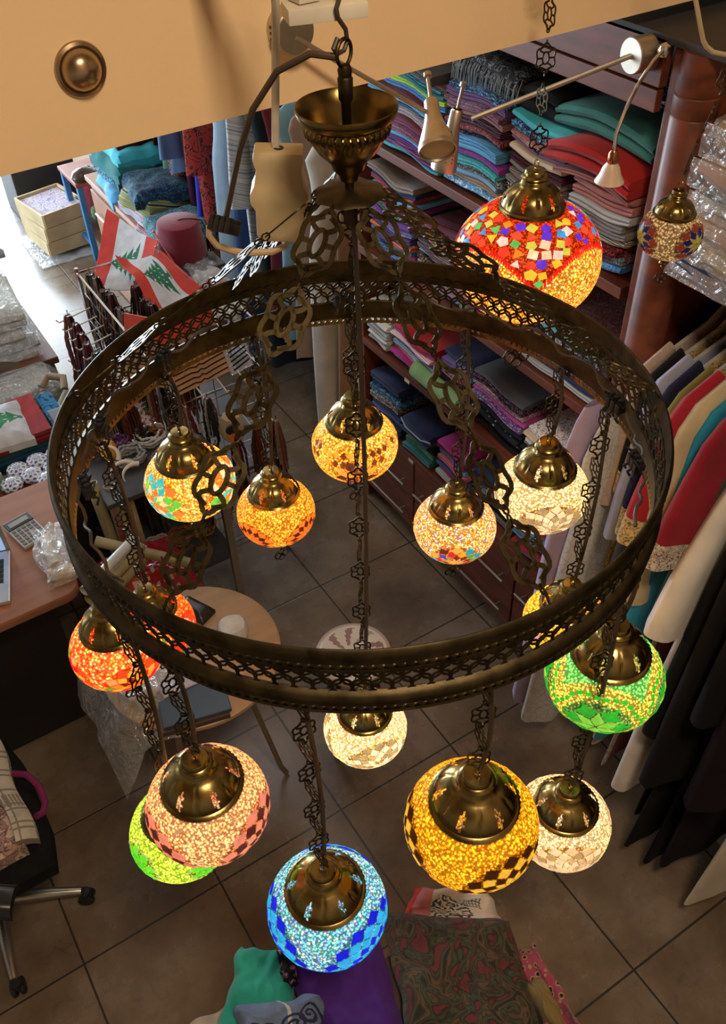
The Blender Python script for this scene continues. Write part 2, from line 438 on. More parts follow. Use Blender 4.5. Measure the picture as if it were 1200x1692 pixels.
def star(levels): return levels
W_ = (1.0, .86, .55)
PAT = dict(
 blue=dict(beads=[(.25, .75, .85), (.12, .45, .9), (.55, .9, .8), (.2, .3, .8), (.1, .6, .75)], n=3, off=42, lat=-14, step=8, pet=12, first=0, grout=(.35, .4, .5),
           levels=[(.03, .25, .85), (.05, .6, 1), (.02, .03, .95), (.05, .6, 1), (.05, .55, 1), (.015, .02, .8)], e=1.0, seed=3, light=(.55, .75, 1)),
 peach=dict(beads=[(.95, .45, .2), (1, .55, .28), (.8, .33, .15), (1, .62, .38)], n=3, off=45, lat=-17, step=8.5, pet=11, grout=(.6, .38, .3),
           levels=[(.85, .40, .26), (.10, .03, .03), (.9, .42, .28), (.10, .03, .03), (.85, .38, .27)], e=.8, seed=4, light=(1, .6, .35)),
 lime=dict(beads=[(.5, .9, .06), (.65, .95, .08), (.35, .8, .06), (.8, .95, .15)], n=4, off=20, lat=6, step=10, pet=8, grout=(.4, .4, .2),
           levels=[(.12, .85, .05), (.2, .9, .05)], ring=(27, (.5, .5, .2), 26), e=1.0, seed=5, light=(.7, 1, .25)),
 amber=dict(beads=[(1, .47, .02), (1, .38, .01), (.95, .55, .04), (.8, .28, .01)], n=3, off=42, lat=-15, step=8, pet=12, grout=(.35, .3, .25), inner=(1, .9, .6),
           levels=[(.95, .6, .05), (1, .68, .06), (.05, .018, .004), (1, .68, .06), (.05, .018, .004)], e=.95, seed=6, light=(1, .62, .2)),
 pale=dict(beads=[(1, .78, .45), (.95, .7, .38), (1, .85, .6), (.8, .58, .3)], n=3, off=22, lat=-12, step=7.5, pet=14, grout=(.55, .4, .25),
           levels=[[W_, (.85, .7, .42)], [W_, (.6, .48, .28)], [(1, .9, .65), (.7, .55, .32)], [W_, (.65, .5, .3)], [W_, (.5, .4, .2)], [W_, (.8, .65, .4)]], e=.95, seed=7, light=(1, .8, .5)),
 pale2=dict(beads=[(1, .75, .38), (.95, .66, .3), (1, .85, .55)], n=3, off=18, lat=-14, step=7.5, pet=13, grout=(.4, .3, .16),
           levels=[[W_, (.6, .5, .3)], [W_, (.35, .25, .12)], [(1, .9, .65), (.5, .4, .22)], [W_, (.4, .3, .16)], [W_, (.45, .35, .18)]], e=1.15, seed=17, light=(1, .8, .5)),
 clear=dict(beads=[(1, .8, .4), (.95, .7, .3), (1, .9, .6)], n=3, off=20, lat=-14, step=7.5, pet=14, grout=(.5, .38, .2),
           levels=[[W_, (1, .9, .6)], [(1, .95, .75), (.35, .27, .12)], [W_, (.45, .33, .15)], [(1, .9, .65), (.5, .4, .2)], [(1, .95, .7), (.5, .4, .2)], [W_, (.4, .3, .14)]], e=1.45, seed=27, light=(1, .8, .45)),
 green=dict(beads=[(1, 1, 1), (.85, 1, .9), (.7, .9, .7)], base=(.22, .85, .22), n=4, off=4, lat=-6, step=13, pet=6, grout=(.2, .35, .1), halo=(13, (.80, .60, .12)),
           levels=[(.4, .95, .1), (.05, .6, .05)], ring=(43, (.03, .6, .05), 30), e=.8, seed=8, rot=30, light=(.5, 1, .35)),
 orange=dict(beads=[(1, .42, .05), (1, .5, .08), (.9, .33, .03), (.8, .25, .02)], n=4, off=45, lat=-16, step=7.5, pet=12, grout=(.6, .3, .12),
           levels=[(1, .38, .06), (1, .3, .04), (.10, .03, .01), (1, .36, .05)], band=[(-50, 5, [(.1, .03, .01), (1, .4, .06)])], e=.85, seed=9, light=(1, .5, .15)),
 star=dict(beads=[(1, .62, .12), (.9, .3, .03), (1, .75, .25), (1, .5, .06)], n=3, off=0, lat=-10, step=11, pet=8, grout=(.7, .5, .3), first=0,
           levels=[[(1, .5, .06), (.22, .06, .02)], [(.15, .04, .02), (.12, .04, .02), (1, .62, .1)]], halo=(15, (1, .75, .5)),
           band=[(26, 8, [(1, .55, .08), (.16, .05, .02)]), (12, 8, [(1, .6, .1), (.2, .07, .02), (1, .7, .25)]), (-52, 7, [(1, .5, .06), (.14, .04, .02)])], e=.9, seed=10, light=(1, .6, .2)),
 multi=dict(beads=[(1, .5, .1), (1, .3, .06), (.95, .65, .25), (.9, .8, .5), (.55, .45, .7), (1, .4, .05)], n=3, off=5, lat=-20, step=8, pet=10, grout=(.75, .5, .25),
           levels=[[(1, .55, .1), (.7, .55, .2)], [(.25, .03, .02), (.5, .4, .15)], [(1, .5, .05), (.05, .6, .12), (.08, .1, .8), (.9, .03, .05)], [(.02, .5, .75), (.9, .3, .05), (.15, .03, .02), (.95, .6, .1)]], e=.85, seed=11, light=(1, .55, .25)),
 multisq=dict(beads=[(1, .45, .05), (1, .6, .12), (1, .25, .03), (1, .75, .3)], n=3, off=62, lat=4, step=9, pet=11, grout=(.95, .65, .35),
           levels=[[(.95, .85, .6), (1, .25, .05), (.04, .6, .7), (.1, .7, .1)]] * 4, e=1.15, seed=12, light=(1, .6, .25)),
 red=dict(beads=[(1, .10, .02), (1, .22, .04), (.95, .45, .1), (1, .06, .02), (.8, .4, .2)], n=4, off=8, lat=-14, step=8.5, pet=11, grout=(.85, .35, .12),
           levels=[[(1, .3, .03), (1, .6, .05)], [(1, .6, .03), (.95, .02, .04), (.15, .03, .01)], [(1, .4, .05), (.8, .75, .1), (.95, .02, .05)], [(.1, .6, .05), (1, .12, .03), (.9, .6, .2)]], e=.85, seed=13, light=(1, .35, .12)),
 red2=dict(beads=[(1, .12, .02), (1, .2, .04), (1, .3, .06), (.9, .08, .02)], n=3, off=50, lat=4, step=8, pet=9, grout=(.9, .3, .12),
           levels=[[(1, .15, .03), (.95, .6, .3)], [(.95, .03, .02), (1, .5, .2)], [(1, .1, .02), (.9, .7, .4)], [(1, .2, .04), (1, .08, .02)]], e=.95, seed=14, light=(1, .35, .12)),
 yellow=dict(beads=[(1, .5, .04), (1, .7, .06), (1, .3, .04), (.8, .8, .1)], n=4, off=-40, lat=-8, step=8.5, pet=9, grout=(.8, .6, .1),
           levels=[[(1, .85, .05), (1, .7, .05)], [(.95, .8, .05), (.6, .55, .05)], [(1, .85, .1), (.5, .4, .6)]], e=.95, seed=15, light=(1, .7, .2)),
)
# the big red globe: shards above arched borders, bead petals below
def arch(dl): return R(2 + 30 * abs(math.sin(2 * (dl - .16))) ** .75)
SH = [(1, .75, .05), (.95, .85, .5), (.06, .45, .9), (.1, .75, .15), (.12, .05, .9), (1, .08, .03), (1, .12, .05), (1, .35, .03), (.9, .9, .75), (.6, .85, .1)]
def red_fn(dl, lat):
    return (.45, .07, .04) if lat > arch(dl) else (1, 1, 1)
def red_shards(tile, face, rr):
    la = -28.0
    while la < 66:
        cnt = int(38 * math.cos(R(la)))
        for i in range(cnt):
            b = 2 * PI * (i + rr.random() * .5) / cnt; l2 = R(la + rr.uniform(-1, 1))
            if l2 < arch(b) + R(5.5): continue
            k = rr.choice([4, 4, 5, 3]); a0 = rr.random() * 6.3; s_ = R(rr.uniform(4.2, 5.6))
            pts = []
            for q in range(k):
                g = a0 + 2 * PI * q / k; pts.append(sph(face + b + s_ * math.cos(g) / math.cos(l2), l2 + s_ * math.sin(g)))
            tile(pts, rr.choice(SH), .95)
        la += 8.0
    cnt = 150
    for i in range(cnt):
        b = 2 * PI * i / cnt; b2 = 2 * PI * (i + .8) / cnt; h = R(2.6)
        la, lb = arch(b), arch(b2)
        tile([sph(face + b, la - h), sph(face + b2, lb - h), sph(face + b2, lb + h), sph(face + b, la + h)], (1, .02, .015), .95)
PAT['big'] = dict(beads=[(1, .5, .05), (1, .2, .03), (1, .7, .1), (1, .35, .04), (.95, .6, .3)], n=1, levels=[], fn=red_fn, shards=red_shards, e=1.1, seed=16, light=(1, .4, .15), capk=.66)
PAT['small'] = dict(beads=[(.62, .42, .22), (.5, .33, .16), (.72, .55, .32)], n=3, off=58, lat=0, step=12, pet=8, grout=(.5, .4, .3),
           levels=[(.4, .35, .06), (.02, .02, .12), (.3, .05, .03)], e=.55, seed=18, light=(1, .7, .4))

# ------------------------------------------------------------------ filigree links
def filigree(Lg, Wd, t=.0011, bw=.06):
    """flat pierced link in the XZ plane, from z=0 down to z=-Lg"""
    mb = MB(); c = Vector((0, 0, -Lg / 2)); k = 40
    def loop(fn, n, w, closed=True): mb.tube([c + Vector((fn(i / n)[0], 0, fn(i / n)[1])) for i in range(n if closed else n + 1)], 1, n=4, closed=closed, sc=(t, w), up=(0, 1, 0))
    w = Wd * bw
    loop(lambda s: (Wd / 2 * math.sin(2 * PI * s) * (1 + .10 * math.cos(12 * PI * s)), Lg * .40 * math.cos(2 * PI * s) * (1 + .10 * math.cos(12 * PI * s))), k, w)
    loop(lambda s: (Wd * .17 * math.sin(2 * PI * s), Lg * .18 * math.cos(2 * PI * s)), 16, w)
    for sx in (-1, 1):
        mb.tube([c + Vector((sx * Wd * .17, 0, 0)), c + Vector((sx * Wd * .45, 0, 0))], 1, n=4, sc=(t, w), up=(0, 1, 0))
        for sz in (-1, 1):
            pts = [c + Vector((sx * Wd * (.08 + .24 * math.sin(q)), 0, sz * Lg * (.15 + .20 * q / PI))) for q in [PI * i / 6 for i in range(7)]]
            mb.tube(pts, 1, n=4, sc=(t, w), up=(0, 1, 0))
    for z in (-Lg * .04, -Lg * .96):
        mb.tube([Vector((0, math.cos(a) * Lg * .045, z + math.sin(a) * Lg * .065)) for a in [2 * PI * i / 8 for i in range(8)]], t * 1.2, n=4, closed=True)
    return mb
def add_mb(dst, src, M, mi=0):
    dst.add(src.v, src.f, mi, src.c[0], M)
LINK_S = filigree(.060, .036); LINK_P = filigree(.112, .058, .0014, .088); LINK_A = filigree(.052, .030)
def chain(mb, p0, p1, link, Lg, roll0=0.0, alt=1.3, mi=0, nrm=None):
    p0, p1 = Vector(p0), Vector(p1); d = p1 - p0; n = max(1, round(d.length / Lg)); s = d.length / n / Lg
    q = (-d).normalized().to_track_quat('Z', 'Y').to_matrix().to_4x4()
    if nrm is not None:                    # local Y (plate normal) points along nrm
        Z = (-d).normalized(); Y = (Vector(nrm) - Z * Z.dot(Vector(nrm))).normalized(); X = Y.cross(Z)
        q = Matrix(((X.x, Y.x, Z.x, 0), (X.y, Y.y, Z.y, 0), (X.z, Y.z, Z.z, 0), (0, 0, 0, 1)))
    for i in range(n):
        M = Matrix.Translation(p0 + d * (i / n)) @ q @ Matrix.Rotation(roll0 + (alt if i % 2 else 0), 4, 'Z') @ Matrix.Diagonal((1, 1, s, 1))
        add_mb(mb, link, M, mi)

# ------------------------------------------------------------------ pendant lamp
def charm():
    mb = MB()
    mb.tube([(0, 0, 0), (0, 0, -.012)], .0012, 5)
    for (cx, cz, r) in ((0, -.020, .0075), (-.011, -.031, .0085), (.011, -.031, .0085), (0, -.040, .008), (0, -.030, .004)):
        mb.tube([(cx + r * math.cos(a), 0, cz + r * 1.05 * math.sin(a)) for a in [2 * PI * i / 12 for i in range(12)]], .0014, n=4, closed=True)
    for sx in (-1, 1):
        mb.tube([(sx * .003, 0, -.014), (sx * .016, 0, -.018), (sx * .021, 0, -.027), (sx * .016, 0, -.034)], .0013, 4)
    return mb
CHARM = charm()
def pendant(name, label, loc, D, pat, top, cord=True, light=1.0, link=None, Lg=.06, group=None, tilt=0, pathpts=None, cat='lamp'):
    """loc = world centre of the glass; top = world point it hangs from"""
    P = PAT[pat]; loc = Vector(loc); top = Vector(top)
    zb = -.40 * D - .30 * D - .05
    root = thing(name, label, cat, (loc.x, loc.y, loc.z + zb), 0, group)
    off = Vector((0, 0, -zb))
    face = math.atan2(-loc.y, -loc.x)
    T = Matrix.Translation(off)
    g = globe(D, P, face)
    go = g.build('glass_globe', [bead_mat(pat, P['beads'], P['e']), tile_mat(P['e'] * 1.15)], root, loc=off)
    # cap
    n = 96
    pr = [(.322, .300), (.330, .318), (.318, .328), (.322, .338), (.334, .346), (.322, .356), (.308, .362), (.304, .385), (.297, .41), (.287, .435), (.275, .458), (.258, .482), (.236, .506), (.208, .528), (.176, .548), (.148, .562), (.134, .580), (.130, .600), (.120, .612), (.134, .622), (.138, .636), (.128, .650), (.108, .660), (.104, .690), (.094, .702), (.050, .708), (.018, .708)]
    ck = P.get('capk', 1.0); zr = .405 * math.sqrt(1 - (.322 * ck / .5) ** 2) - .01
    pr = [(r * D * ck, (zr + (z - .300) * ck) * D) for r, z in pr]; ztop = pr[-1][1]
    per = n // 6
    slots = {7: 1, 8: 2, 9: 3, 10: 2, 11: 3, 12: 1}
    def skip(i, j):
        if j not in slots: return False
        k = (i % per) - per // 2; h = slots[j]
        return -((h) // 2) <= k < (h + 1) // 2 if h > 1 else k == 0
    def fl(a, j):
        if 3 <= j <= 5: return 1 + .014 * math.cos(a * 48)
        if 7 <= j <= 14:
            k = (a * 6 / (2 * PI)) % 1; d = min(k, 1 - k)
            return 1 - .06 * math.exp(-(d / .035) ** 2) * (1 - abs(j - 10.5) / 5)
        return 1
    cp = MB().lathe(pr, n, fn=fl, skip=skip)
    cp.tube([(0, .006 * math.cos(a), ztop + .008 + .010 * math.sin(a)) for a in [2 * PI * i / 12 for i in range(12)]], .0016, 6, closed=True)
    cp.build('cap', brass_cap, root, loc=off)
    # bottom cup and finial
    fb = [(.172, -.372), (.180, -.380), (.172, -.390), (.160, -.396), (.140, -.425), (.10, -.448), (.062, -.462), (.058, -.475), (.074, -.492), (.080, -.510), (.066, -.532), (.042, -.548), (.034, -.565), (.044, -.578), (.036, -.596), (.018, -.618), (.006, -.64), (.0005, -.642)]
    MB().lathe([(r * D, z * D) for r, z in fb], 48, fn=lambda a, j: 1 + (.02 * math.sin(a * 24) if j in (1, 2) else 0)).build('finial', brass_cap, root, loc=off)
    ch = MB(); add_mb(ch, CHARM, Matrix.Translation((0, 0, -.635 * D)) @ Matrix.Rotation(face + PI / 2 + .5, 4, 'Z') @ Matrix.Scale(D / .19, 4))
    ch.build('charm', brass_d, root, loc=off)
    # chain + cord
    pt = Vector((0, 0, ztop + .014)) + off; tp = top - Vector(root.location)
    cm = MB(); pts = [tp] + [Vector(p) - Vector(root.location) for p in (pathpts or [])] + [pt]
    for i in range(len(pts) - 1): chain(cm, pts[i], pts[i + 1], link or LINK_S, Lg, face + .6 + .9 * i)
    cm.build('chain', brass_d, root)
    if cord:
        cc = MB(); q = []
        e = Vector((math.cos(face + 1.2), math.sin(face + 1.2), 0))
        for i in range(13):
            t = i / 12; q.append(tp.lerp(pt, t) + e * (.010 * math.sin(PI * t) + .004))
        cc.tube(q, .0042, 8); cc.build('cord', cable_m, root)
    ld = bpy.data.lights.new('bulb', 'POINT'); ld.energy = 1.15 * light; ld.color = (1.0, .74, .42); ld.shadow_soft_size = .02
    lo = bpy.data.objects.new('bulb', ld); COL.objects.link(lo); lo.parent = root; lo.location = off + Vector((0, 0, .02 * D))
    return root

CX, CY = .624, 1.043
def ringpt(phi, r, z): return (CX + r * math.cos(R(phi)), CY + r * math.sin(R(phi)), z)
G = 'mosaic glass pendants hung from the brass ring chandelier'
PEND = [
 ('blue', -132.5, 1.055, .228, 'blue and turquoise mosaic glass pendant lamp hanging lowest at the front'),
 ('peach', -159, 1.290, .222, 'large peach pink mosaic glass pendant lamp in front of the lime green one'),
 ('amber', -101, 1.325, .230, 'large amber yellow mosaic glass pendant lamp with dark lozenge garlands, lit, near front'),
 ('pale', -66, .965, .205, 'pale white mosaic glass pendant lamp partly behind the large amber one'),
 ('green', -57, 1.395, .218, 'green mosaic glass pendant lamp with gold beads and a green star'),
 ('red', 173, 1.520, .168, 'red orange mosaic glass pendant lamp nearest the wooden desk'),
 ('red2', 137, 1.215, .178, 'red mosaic glass pendant lamp seen behind the ring, beside the round beech table'),
 ('multisq', 110.5, 1.464, .200, 'bright multicoloured mosaic glass pendant lamp with square tiles, left rear'),
 ('orange', 85.5, 1.235, .196, 'orange mosaic glass pendant lamp with dark petals around it, centre left rear'),
 ('star', 60.5, 1.400, .208, 'amber mosaic glass pendant lamp with dark star tiles at the back centre of the ring'),
 ('multi', 30.5, 1.165, .210, 'small multicoloured bead glass pendant lamp in front of the drawers'),
 ('pale2', 3.5, 1.415, .208, 'cream white mosaic glass pendant lamp with a large brass cap before the shelves'),
 ('yellow', -14, 1.115, .200, 'yellow orange mosaic glass pendant lamp mostly hidden behind the right of the ring'),
 ('lime', -171, 1.085, .205, 'lime green mosaic glass pendant lamp half hidden behind the peach one'),
]
for pat, phi, z, D, lab in PEND:
    rr_ = .487 if pat != 'lime' else .508
    pendant('mosaic_pendant_lamp', lab, ringpt(phi, rr_, z), D, pat, ringpt(phi, .487, 1.745), group=G)
pendant('mosaic_pendant_lamp', 'warm white mosaic glass pendant lamp on the long central chain, below the ring front', (CX - .012, CY + .008, .925), .198, 'clear', (CX, CY, 2.235), group=G, Lg=.062)
pendant('mosaic_pendant_lamp', 'big red mosaic glass pendant lamp with arched borders hanging alone beside the shelves', (1.226, 1.325, 1.838), .312, 'big', (1.226, 1.345, 2.78), cord=False, link=LINK_S, Lg=.075, light=1.8)
pendant('mosaic_pendant_lamp', 'tiny beige and gold mosaic glass lamp hanging in front of the wooden post', (1.45, 1.148, 1.903), .130, 'small', (1.54, 1.12, 2.36), cord=False, link=LINK_A, Lg=.066, light=.12, pathpts=[(1.47, 1.145, 2.09)])

# ------------------------------------------------------------------ the ring chandelier
chd = thing('ring_chandelier', 'large round antique brass ring chandelier with pierced gallery hung by six filigree chains', 'chandelier', (CX, CY, 1.72))
def rim(prof, name, rope=(), n=360):
    mb = MB().lathe(prof, n, fn=lambda a, j: 1 + (.0016 * math.sin(a * 150 + j) if j in rope else 0))
    return mb.build(name, brass_d, chd)
rim([(.501, .130), (.501, .156), (.504, .158), (.508, .155), (.510, .147), (.5095, .136), (.507, .130)], 'upper_rim')
def rope(r0, zc, hh, name, cnt):
    pr = [(r0 - .001, zc + hh), (r0 + .002, zc + hh * .6), (r0 + .003, zc), (r0 + .002, zc - hh * .6), (r0 - .001, zc - hh)]
    MB().lathe(pr, cnt * 6, fn=lambda a, j: 1 + .0030 * math.sin(a * cnt + j * .9) * (j in (1, 2, 3))).build(name, brass_d, chd)
rope(.5055, .1250, .0062, 'rope_moulding', 230)
rim([(.507, .120), (.5085, .116), (.507, .111), (.503, .108), (.500, .110), (.501, .130)], 'upper_band')
rim([(.496, .046), (.496, .063), (.499, .065), (.506, .062), (.511, .056), (.5125, .048), (.509, .042)], 'lower_rim')
rope(.5075, .0365, .0058, 'rope_moulding', 230)
rim([(.509, .031), (.5105, .027), (.508, .022), (.502, .020), (.497, .023), (.496, .034), (.496, .046)], 'lower_band')
def annuli(n, rows, rad, ir, rr_, a0=0):
    mb = MB(); m = 14
    for k in range(n):
        for (z, sh, h0, h1) in rows:
            a = 2 * PI * (k + sh) / n
            o = []; i_ = []
            for q in range(m + 1):
                g = h0 + (h1 - h0) * q / m
                for lst, rad_ in ((o, rad), (i_, ir)):
                    aa = a + rad_ * math.cos(g) / rr_
                    lst.append((aa, z + rad_ * math.sin(g)))
            vs = []
            for dr in (0, -.0016):
                vs += [((rr_ + dr) * math.cos(x), (rr_ + dr) * math.sin(x), y) for x, y in o]
                vs += [((rr_ + dr) * math.cos(x), (rr_ + dr) * math.sin(x), y) for x, y in i_]
            M1 = m + 1; fs = []
            for q in range(m):
                fs.append((q, M1 + q, M1 + q + 1, q + 1)); fs.append((2 * M1 + q, 2 * M1 + q + 1, 3 * M1 + q + 1, 3 * M1 + q))
                fs.append((q, q + 1, 2 * M1 + q + 1, 2 * M1 + q)); fs.append((M1 + q, 3 * M1 + q, 3 * M1 + q + 1, M1 + q + 1))
            mb.add(vs, fs)
    return mb
la = annuli(118, [(.110, 0, 0, 2 * PI), (.0925, .5, 0, 2 * PI), (.075, 0, 0, 2 * PI)], .0168, .0128, .5005)
la.build('pierced_gallery', brass_d, chd)
annuli(120, [(.027, 0, PI, 2 * PI), (.027, .5, PI, 2 * PI)], .0175, .0125, .4985).build('scalloped_fringe', brass, chd)
# hub and canopy cup
hz = 2.25 - 1.72
MB().lathe([(.0, hz + .006), (.020, hz + .006), (.045, hz + .002), (.050, hz - .002), (.044, hz - .005), (.0, hz - .006)], 48, fn=lambda a, j: 1 + .05 * math.cos(8 * a) * (j in (2, 3, 4))).build('hub_plate', brass_d, chd)
cz = 2.268 - 1.72
MB().lathe([(.012, cz), (.014, cz + .008), (.022, cz + .016), (.024, cz + .024), (.030, cz + .030), (.040, cz + .040), (.048, cz + .052), (.052, cz + .060), (.056, cz + .064), (.058, cz + .074), (.056, cz + .078), (.0655, cz + .086), (.068, cz + .096), (.067, cz + .099), (.064, cz + .096), (.055, cz + .079), (.050, cz + .062), (.036, cz + .040), (.018, cz + .018), (.008, cz + .010)], 216, fn=lambda a, j: 1 + (.028 * math.sin(36 * a) if 8 <= j <= 9 else 0)).build('canopy_cup', simple('polished_antique_brass', (.17, .115, .04), .26, 1, .3, 30), chd)
st = MB().lathe([(.004, hz - .05), (.010, hz - .045), (.010, hz + .0), (.006, hz + .004), (.007, hz + .02), (.011, hz + .024), (.011, hz + .03), (.006, hz + .034), (.0065, hz + .12), (.0095, hz + .125), (.010, hz + .150), (.0085, hz + .152), (.0095, hz + .160), (.007, hz + .166), (.0, hz + .168)], 24)
st.tube([(.014 * math.cos(a), .006 * math.cos(a), hz + .180 + .016 * math.sin(a)) for a in [2 * PI * i / 20 for i in range(20)]], .0025, 8, closed=True)
st.build('stem', brass_d, chd)
for i, (ph, tw) in enumerate(((-153.5, .35), (-92, -.45), (-31, 1.35), (29, 1.45), (88, .9), (142, 1.4))):
    a = R(ph); c_, s_ = math.cos(a), math.sin(a); mb = MB()
    p0 = Vector((c_ * .044, s_ * .044, hz - .002)); p1 = Vector((c_ * .490, s_ * .490, .160)); dd = (p1 - p0).normalized()
    w_ = Vector((.63, 1.06, -.85)).normalized(); nn = Matrix.Rotation(tw, 3, dd) @ (w_ - dd * dd.dot(w_))
    chain(mb, p0, p1, LINK_P, .118, 0, .18, nrm=nn)
    mb.tube([(c_ * .490, s_ * .490, .168), (c_ * .506, s_ * .506, .150), (c_ * .500, s_ * .500, .128)], .0025, 6)
    mb.build('suspension_chain', brass_d, chd)
for ph0, ph1, dz in ((95, 190, .085), (-60, 40, .085)):
    pts = []; cb = MB()
    for q in range(49):
        ph = R(ph0 + (ph1 - ph0) * q / 48); rq = .478 - .008 * abs(math.sin(q * .9)); pts.append((rq * math.cos(ph), rq * math.sin(ph), dz + .010 * math.sin(q * .8)))
    cb.tube(pts, .003, 6); cb.build('ring_cable', cable_m, chd)
for ph in (113, 141, 161, -22, -42, 62):
    a = R(ph); mb = MB(); M = Matrix.Translation((.462 * math.cos(a), .462 * math.sin(a), .088)) @ Matrix.Rotation(a + .3, 4, 'Z')
    for k in range(3):
        mb.box((0, (k - 1) * .013, 0), (.018, .011, .020), M=M); mb.box((0, (k - 1) * .013, .013), (.010, .008, .010), M=M)
        mb.tube([(.0, (k - 1) * .013, -.006), (-.012, (k - 1) * .016, -.016), (-.006, (k - 1) * .02, -.026)], .0028, 6, M=M)
        mb.tube([(.0, (k - 1) * .013, .012), (-.014, (k - 1) * .018, .022), (-.004, (k - 1) * .026, .010)], .0024, 6, M=M)
    mb.build('terminal_block', black_pl, chd, bevel=.0012)
fc = MB()       # feed cable from the top ring, arching over to the terminal block beside the socket
P0 = [(.612, 1.04, 2.428), (.585, 1.06, 2.432), (.552, 1.09, 2.41), (.527, 1.12, 2.36), (.515, 1.15, 2.30), (.510, 1.18, 2.24), (.500, 1.195, 2.19)]
fc.tube([(x - CX, y - CY, z - 1.72) for x, y, z in P0], .0045, 8)
fc.build('feed_cable', cable_m, chd)
M = Matrix.Translation((.496 - CX, 1.2 - CY, 2.172 - 1.72)) @ Matrix.Rotation(.5, 4, 'Z') @ Matrix.Rotation(.6, 4, 'Y')
mb = MB()
for k in range(4): mb.box((0, (k - 1.5) * .010, 0), (.030, .009, .016), M=M); mb.box((.012, (k - 1.5) * .010, .011), (.010, .007, .008), M=M); mb.box((-.010, (k - 1.5) * .010, .011), (.010, .007, .008), M=M)
mb.build('terminal_block', black_pl, chd, bevel=.001)

# hook and bracket above
hk = thing('ceiling_hook', 'bent steel hook carrying the chandelier ring', 'hook', (CX - .005, CY, 2.437))
pts = [(-.004, 0, .012), (-.012, 0, .002), (-.006, 0, -.006), (.006, 0, -.005), (.012, 0, .004), (.010, 0, .018), (-.002, 0, .034), (-.004, 0, .045), (.004, 0, .058), (.006, 0, .075), (0, 0, .1), (0, 0, .20)]
MB().tube([(x * 1.1, y + x * .4, z + .0) for x, y, z in pts], .003, 8).build('hook_rod', cable_m, hk)
# ------------------------------------------------------------------ fixtures on the beam
br_ = thing('steel_bracket', 'pale square metal bracket above the hook at the top edge', 'bracket', (.625, 1.07, 2.475))
MB().box((-.01, 0, .0), (.10, .045, .018), rz=-.3).box((-.03, .17, .02), (.03, .34, .02), rz=.0).build('arm', white_pl, br_, bevel=.002)

def spot_disc(root, c, axis, r=.029, h=.030):
    M = Matrix.Translation(c) @ Vector(axis).to_track_quat('Z', 'Y').to_matrix().to_4x4()
    mb = MB().lathe([(r, 0), (r, h - .002), (r - .002, h), (0, h)], 36, M=M)
    o = mb.build('wall_canopy', steel, root)
    sl = MB()
    for k in (-1, 0, 1): sl.box((-r * 1.0, .009 * k, h * .5), (.002, .004, .010), M=M)
    sl.build('vent_slot', black_pl, o)
def cone_lamp(root, tip, end, r):
    tip, end = Vector(tip), Vector(end); d = end - tip; Lx = d.length
    M = Matrix.Translation(tip) @ d.normalized().to_track_quat('Z', 'Y').to_matrix().to_4x4()
    o = MB().lathe([(.010, 0), (.013, .004), (.014, Lx * .3), (.0175, Lx * .42), (.018, Lx * .45), (r, Lx * .9), (r * 1.02, Lx * .93), (r, Lx), (r * .93, Lx), (r * .9, Lx * .93), (0, Lx * .9)], 40, M=M).build('spot_head', steel, root)
    MB().lathe([(r * .88, Lx * .955), (r * .5, Lx * .965), (0, Lx * .968)], 32, M=M).build('lens', simple('frosted_lens', (.55, .42, .26), .3), o)
    sl = MB()
    for k in range(3): sl.box((r * .8 - k * .0012, 0, Lx * (.82 - .06 * k)), (.006, .016, .003), M=M)
    sl.build('vent_slot', black_pl, o)
    MB().lathe([(.0035, -.045), (.0035, 0)], 12, M=M).lathe([(.001, -.056), (.007, -.054), (.0075, -.046), (.0035, -.044)], 16, M=M).build('handle_rod', steel, root)
    return M
s1 = thing('spot_lamp', 'brushed steel cone spot lamp on a thin arm fixed to the cream beam', 'lamp', (.741, 1.42, 2.355))
o1 = Vector((.741, 1.42, 2.355))
spot_disc(s1, (0, 0, .0), (0, -1, 0), .034, .036)
MB().tube([(0, -.034, -.008), Vector((.975, 1.345, 2.190)) - o1], .0042, 8).build('arm', steel, s1)
cone_lamp(s1, Vector((.990, 1.360, 2.206)) - o1, Vector((.953, 1.285, 2.147)) - o1, .034)
s2 = thing('spot_lamp', 'brushed steel spot lamp on the long arm fixed to the shelf header', 'lamp', (1.575, 1.40, 2.165))
o2 = Vector((1.575, 1.40, 2.165))
spot_disc(s2, (0, 0, 0), (-1, .12, 0), .036, .046)
MB().tube([(-.044, .006, .0), Vector((1.22, 1.53, 2.07)) - o2], .0055, 8).build('arm', steel, s2)
cone_lamp(s2, Vector((1.205, 1.56, 2.085)) - o2, Vector((1.18, 1.57, 1.96)) - o2, .028)
gn = thing('gooseneck_lamp', 'small gooseneck lamp with frosted glass shade hanging from the shelf post', 'lamp', (1.57, 1.345, 2.18))
og = Vector((1.57, 1.345, 2.18))
pp = [(1.55, 1.34, 2.19), (1.52, 1.335, 2.175), (1.475, 1.325, 2.14), (1.44, 1.315, 2.10), (1.42, 1.31, 2.06), (1.418, 1.306, 2.03)]
MB().tube([Vector(p) - og for p in pp], .0038, 8).lathe([(0, -.016), (.012, -.01), (.014, 0), (.012, .01), (0, .016)], 20, c=(-.012, 0, .005)).build('neck', chrome, gn)
MB().lathe([(.006, .0), (.010, -.006), (.011, -.02), (.010, -.028)], 24, c=tuple(Vector((1.418, 1.306, 2.03)) - og)).build('socket', simple('copper_socket', (.5, .22, .12), .2, 1), gn)
MB().lathe([(.011, -.026), (.018, -.036), (.023, -.052), (.031, -.066), (.030, -.066), (.021, -.052), (.010, -.028)], 32, c=tuple(Vector((1.418, 1.306, 2.03)) - og)).build('glass_shade', simple('frosted_shade', (.75, .6, .45), .4, trans=.3), gn)
